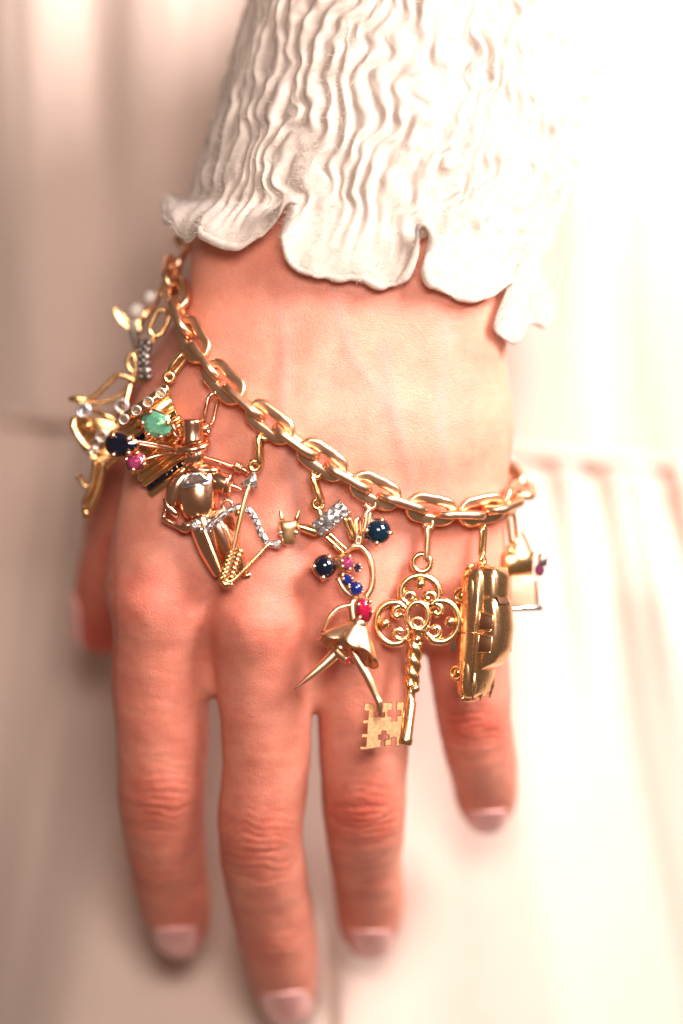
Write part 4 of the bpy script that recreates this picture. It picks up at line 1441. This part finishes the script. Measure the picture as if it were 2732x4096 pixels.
for s in (1, -1):
    for l in (0.62, 2.22):
        wh = R_.add('wheel', ring(CP(l, 0.09, 0.36 * s), 0.13, 0.13, cL, cH, 0.055, 24, 10), SG)
        R_.add('hub', ball(CP(l, 0.09, 0.40 * s), (0.08, 0.08, 0.035), (cL, cH, cN)), YG, wh)
    R_.add('fender', ball(CP(0.55, 0.30, 0.36 * s), (0.42, 0.16, 0.10), (cL, cH, cN)), SG)
    R_.add('fender', ball(CP(2.25, 0.28, 0.35 * s), (0.42, 0.15, 0.10), (cL, cH, cN)), SG)
    R_.add('trim_strip', tube([CP(0.15, 0.47, 0.38 * s), CP(1.2, 0.48, 0.415 * s), CP(2.4, 0.44, 0.39 * s)], 0.028, 8), SG)
    for l0, l1 in ((0.98, 1.34), (1.42, 1.80)):
        wp = [CP(l0 + 0.05, 0.80, 0.348 * s), CP(l1 - 0.02, 0.81, 0.352 * s), CP(l1, 0.52, 0.366 * s), CP(l0 - 0.03, 0.52, 0.366 * s)]
        wn = R_.add('side_window', prism([q + cN * s * 0.012 for q in wp], 0.06, 0.008, cN * s), 'dark_opening', cab)
        R_.add('window_frame', tube([wp[i] + (wp[(i + 1) % 4] - wp[i]) * k for i in range(4) for k in (0.04, 0.5, 0.96)], 0.024, 6, closed=True), SG, wn)
    R_.add('door_line', tube([CP(1.38, 0.14, 0.415 * s), CP(1.38, 0.50, 0.415 * s)], 0.020, 6), SG)
    R_.add('tail_fin', tube([CP(2.1, 0.44, 0.34 * s), CP(2.5, 0.46, 0.33 * s), CP(2.76, 0.42, 0.32 * s)], [0.05, 0.05, 0.02], 8), SG)
nb_ = unit(cH * 0.62 - cL * 0.78)
for s, nm in ((0.80, 'rear_window'),):
    wp = [CP(0.63, 0.80, 0.27), CP(0.63, 0.80, -0.08), CP(0.79, 0.895, -0.06), CP(0.79, 0.88, 0.25)]
    wp = [p + nb_ * 0.025 for p in wp]
    R_.add(nm, prism(wp, 0.04, 0.008, nb_), 'dark_opening', cab)
R_.add('bumper', tube([CP(0.02, 0.22, -0.36), CP(-0.03, 0.22, -0.1), CP(-0.03, 0.22, 0.1), CP(0.02, 0.22, 0.36)], 0.04, 8), SG)
R_.add('bumper', tube([CP(2.74, 0.20, -0.34), CP(2.80, 0.20, -0.1), CP(2.80, 0.20, 0.1), CP(2.74, 0.20, 0.34)], 0.045, 8), SG)
R_.add('hood_ridge', tube([CP(2.05, 0.50, 0.0), CP(2.5, 0.47, 0.0), CP(2.80, 0.40, 0.0)], [0.03, 0.045, 0.015], 8), SG)
R_.add('running_board', prism([R_.P(1808, 2505, -0.05), R_.P(1826, 2500, -0.05), R_.P(1824, 2605, -0.05), R_.P(1804, 2610, -0.05)], 0.16, 0.01), 'dark_silver')
for y in (2270,):
    R_.add('tail_lamp', ball(CP(0.0, 0.40, 0.30), 0.04, nu=10, nv=6), 'ruby')

# ------------------------------------------------------------------ small box charm on the far side
X_ = Charm('box_charm', 'pale gold box charm with a silver rim and a pink stone, behind the car', 'charm', 1.75, 2043, 2128)
X_.bail([(2045, 2075, 16, 20, 6, 'f', 0.0, 0), (2046, 2132, 29, 58, 7, 'q', 0.0, -6), (2046, 2190, 20, 22, 6, 'f', 0.0, 0)], 'yellow_gold')
u_, v_, w_2 = unit([0.97, 0.25, 0.02]), unit([0.06, 0, 1]), unit([0.25, -0.97, 0])
X_.add('lid', box(X_.P(2064, 2252, 0.0), u_, v_, w_2, 0.62, 0.50, 0.5, 0.03), 'yellow_gold')
bx_ = X_.add('box', box(X_.P(2086, 2360, 0.0), u_, v_, w_2, 0.64, 0.62, 0.52, 0.03), 'pale_horn')
X_.add('rim', box(X_.P(2092, 2432, -0.02), u_, v_, w_2, 0.68, 0.11, 0.58, 0.02), 'white_metal', bx_)
X_.wire('corner_post', [(2140, 2310, -0.2), (2146, 2370, -0.2), (2152, 2436, -0.2)], 6, 'white_metal', bx_)
X_.wire('handle', [(2085, 2120, 0.0), (2108, 2172, 0.0), (2130, 2228, 0.0)], 6, 'yellow_gold')
X_.add('clasp', box(X_.P(2170, 2240, -0.1), u_, v_, w_2, 0.16, 0.26, 0.2, 0.02), 'dark_silver')
X_.stone('pink_gem', 2158, 2280, -0.15, circle(20 / S, 8, 25 / S), 'pink_sapphire', crown=0.06, pav=0.12, setting='setting', setmat='yellow_gold')
X_.wire('pendant_rod', [(2146, 2300, -0.12), (2150, 2340, -0.12), (2152, 2400, -0.12)], 5, 'yellow_gold')

# ------------------------------------------------------------------ pearl sprig, silver leaf and dancer on the thumb side
Q = Charm('pearl_sprig_charm', 'two white pearls on a gold-leaved sprig at the top of the chain', 'charm', 2.5, 655, 1120)
Q.bail([(662, 1080, 22, 34, 7, 'q', -0.1, 20), (640, 1135, 20, 40, 7, 'q', 0.0, 25)], 'yellow_gold')
for x, y, r in ((548, 1244, 33), (603, 1190, 29)):
    pl = Q.add('pearl', ball(Q.P(x, y, 0), r / S), 'pearl')
    Q.add('pearl_cap', ring(Q.P(x + 14, y + 12, 0.05), r * 0.8 / S, r * 0.8 / S, unit([0.7, 0, 0.7]), EY, 0.035, 18, 8), 'yellow_gold', pl)
Q.thick = 1.2
Q.wire('sprig', [(640, 1165, 0.0, 8), (618, 1215, 0.05, 12), (580, 1258, 0.08, 16), (552, 1290, 0.05, 20), (560, 1330, 0.0, 12)], 12, 'yellow_gold')
lf = []
for f in np.linspace(0, 1, 9):
    wv_ = 19 * math.sin(math.pi * f) ** 0.7 + 2
    x, y = 462 + 62 * f ** 1.3, 1226 + 96 * f
    lf.append([Q.P(x + wv_ * math.cos(q), y, 0.08 * math.sin(q) - 0.04 * math.cos(2 * q)) for q in np.linspace(0, 2 * math.pi, 12, endpoint=False)])
Q.add('leaf', loft(lf), 'yellow_gold')
Q.wire('tail', [(530, 1278, 0.0, 20), (536, 1325, 0.0, 17), (542, 1380, 0.0, 10), (546, 1400, 0.0, 4)], 15, 'dark_silver')

T_ = Charm('silver_leaf_charm', 'dark silver serrated leaf on a long gold ring', 'charm', 1.55, 640, 1235)
T_.bail([(668, 1222, 18, 22, 6, 'q', -0.05, 20), (633, 1290, 40, 66, 8, 'f', 0.0, 24), (612, 1360, 16, 26, 6, 'q', 0.0, 30)], 'yellow_gold')
T_.thick = 1.25
T_.wire('rib', [(590, 1358, 0.0, 10), (578, 1400, 0.0, 13), (576, 1460, 0.0, 13), (584, 1530, 0.0, 6)], 12, 'dark_silver')
for i in range(6):
    y = 1376 + i * 27
    x = 584 - 8 * math.sin(i * 0.6)
    T_.wire('leaf_lobe', [(x - 8, y, 0.0, 10), (x + 12, y - 4, -0.06, 12), (x + 26, y - 14, -0.04, 5)], 10, 'white_metal' if i in (2, 4) else 'dark_silver', n=3)
    T_.wire('leaf_lobe', [(x - 6, y, 0.05, 10), (x - 20, y - 6, 0.02, 9), (x - 26, y - 18, 0.04, 4)], 9, 'dark_silver', n=3)

Z_ = Charm('dancer_charm', 'gold wire dancer with a fan skirt and diamonds, outermost on the thumb side', 'charm', 1.85, 531, 1443)
Z_.bail([(556, 1408, 16, 20, 6, 'q', -0.05, 0)], YG, snap=False)
Z_.thick = 1.3
Z_.wire('head_loop', [(526, 1522, 0), (540, 1490, 0), (545, 1455, 0), (535, 1418, 0), (518, 1425, 0), (512, 1455, 0), (522, 1478, 0), (536, 1486, 0)], 8, YG)
Z_.wire('scarf', [(540, 1524, 0), (516, 1510, 0), (471, 1500, 0), (433, 1533, 0), (378, 1584, 0), (340, 1602, 0), (300, 1592, 0)], 9, YG)
Z_.wire('scarf', [(300, 1598, 0), (340, 1612, 0), (412, 1607, 0), (470, 1590, 0), (505, 1560, 0), (522, 1528, 0)], 8, YG)
Z_.add('scarf_end', ball(Z_.P(310, 1595, 0), (40 / S, 0.08, 15 / S)), YG)
Z_.wire('arm', [(526, 1524, 0), (560, 1520, -0.02), (584, 1545, -0.04), (597, 1572, 0)], 8, YG)
Z_.wire('body', [(524, 1530, 0.0, 11), (510, 1590, 0.0, 16), (492, 1650, 0.0, 18), (478, 1700, 0.0, 24)], 16, YG)
for (x, y, r) in ((488, 1622, 24), (335, 1640, 24), (407, 1743, 21), (372, 1800, 14)):
    Z_.add('diamond', cut_gem(Z_.P(x, y, -0.12), circle(r / S, 8), EX, EZ, (0, -1, 0), 0.07, 0.55, 0.1), 'diamond', smooth=False)
    Z_.add('collet', ring(Z_.P(x, y, -0.10), r * 1.05 / S, r * 1.05 / S, EX, EZ, 0.03, 18, 8), 'white_metal')
for (x, y) in ((373, 1643), (297, 1677), (300, 1700), (308, 1722), (318, 1745), (335, 1767), (360, 1786), (395, 1800)):
    Z_.wire('skirt_rib', [(484, 1698, 0.0, 9), ((484 + x) / 2, (1698 + y) / 2 - 8, -0.08, 8), (x, y, -0.02, 9)], 8, YG)
Z_.wire('skirt_hem', [(297, 1672, 0), (292, 1700, -0.05), (306, 1735, -0.05), (335, 1775, -0.05), (380, 1805, -0.05), (430, 1812, 0), (470, 1790, 0)], 11, YG)
Z_.wire('skirt_hem', [(320, 1760, 0.05), (345, 1800, 0.0), (395, 1835, 0.0), (440, 1825, 0.05)], 9, YG)
Z_.add('gold_bead', ball(Z_.P(352, 1703, -0.1), 20 / S), YG)
for (x, y, r) in ((416, 1822, 26), (380, 1815, 20), (452, 1800, 18)):
    Z_.add('flounce', ring(Z_.P(x, y, -0.02), r / S, r / S, EX, EZ, 0.045, 22, 8), YG)
Z_.wire('leg', [(384, 1845, 0, 13), (376, 1900, 0, 12), (360, 1960, 0, 11), (340, 2000, 0, 9), (328, 2022, 0, 5)], 11, YG)
Z_.wire('leg', [(414, 1845, 0, 14), (398, 1925, 0, 13), (378, 1990, 0, 12), (352, 2040, 0, 11), (335, 2072, 0, 7)], 12, YG)
Z_.add('shoe', ball(Z_.P(345, 2050, -0.02), (17 / S, 0.1, 30 / S), (unit([0.8, 0, 0.6]), EY, unit([-0.6, 0, 0.8]))), YG)
Z_.wire('ribbon', [(480, 1790, 0, 6), (470, 1830, 0, 6), (430, 1868, 0, 6), (390, 1905, 0, 6), (345, 1945, 0, 7), (322, 1915, 0, 9), (312, 1902, 0, 12)], 8, YG)
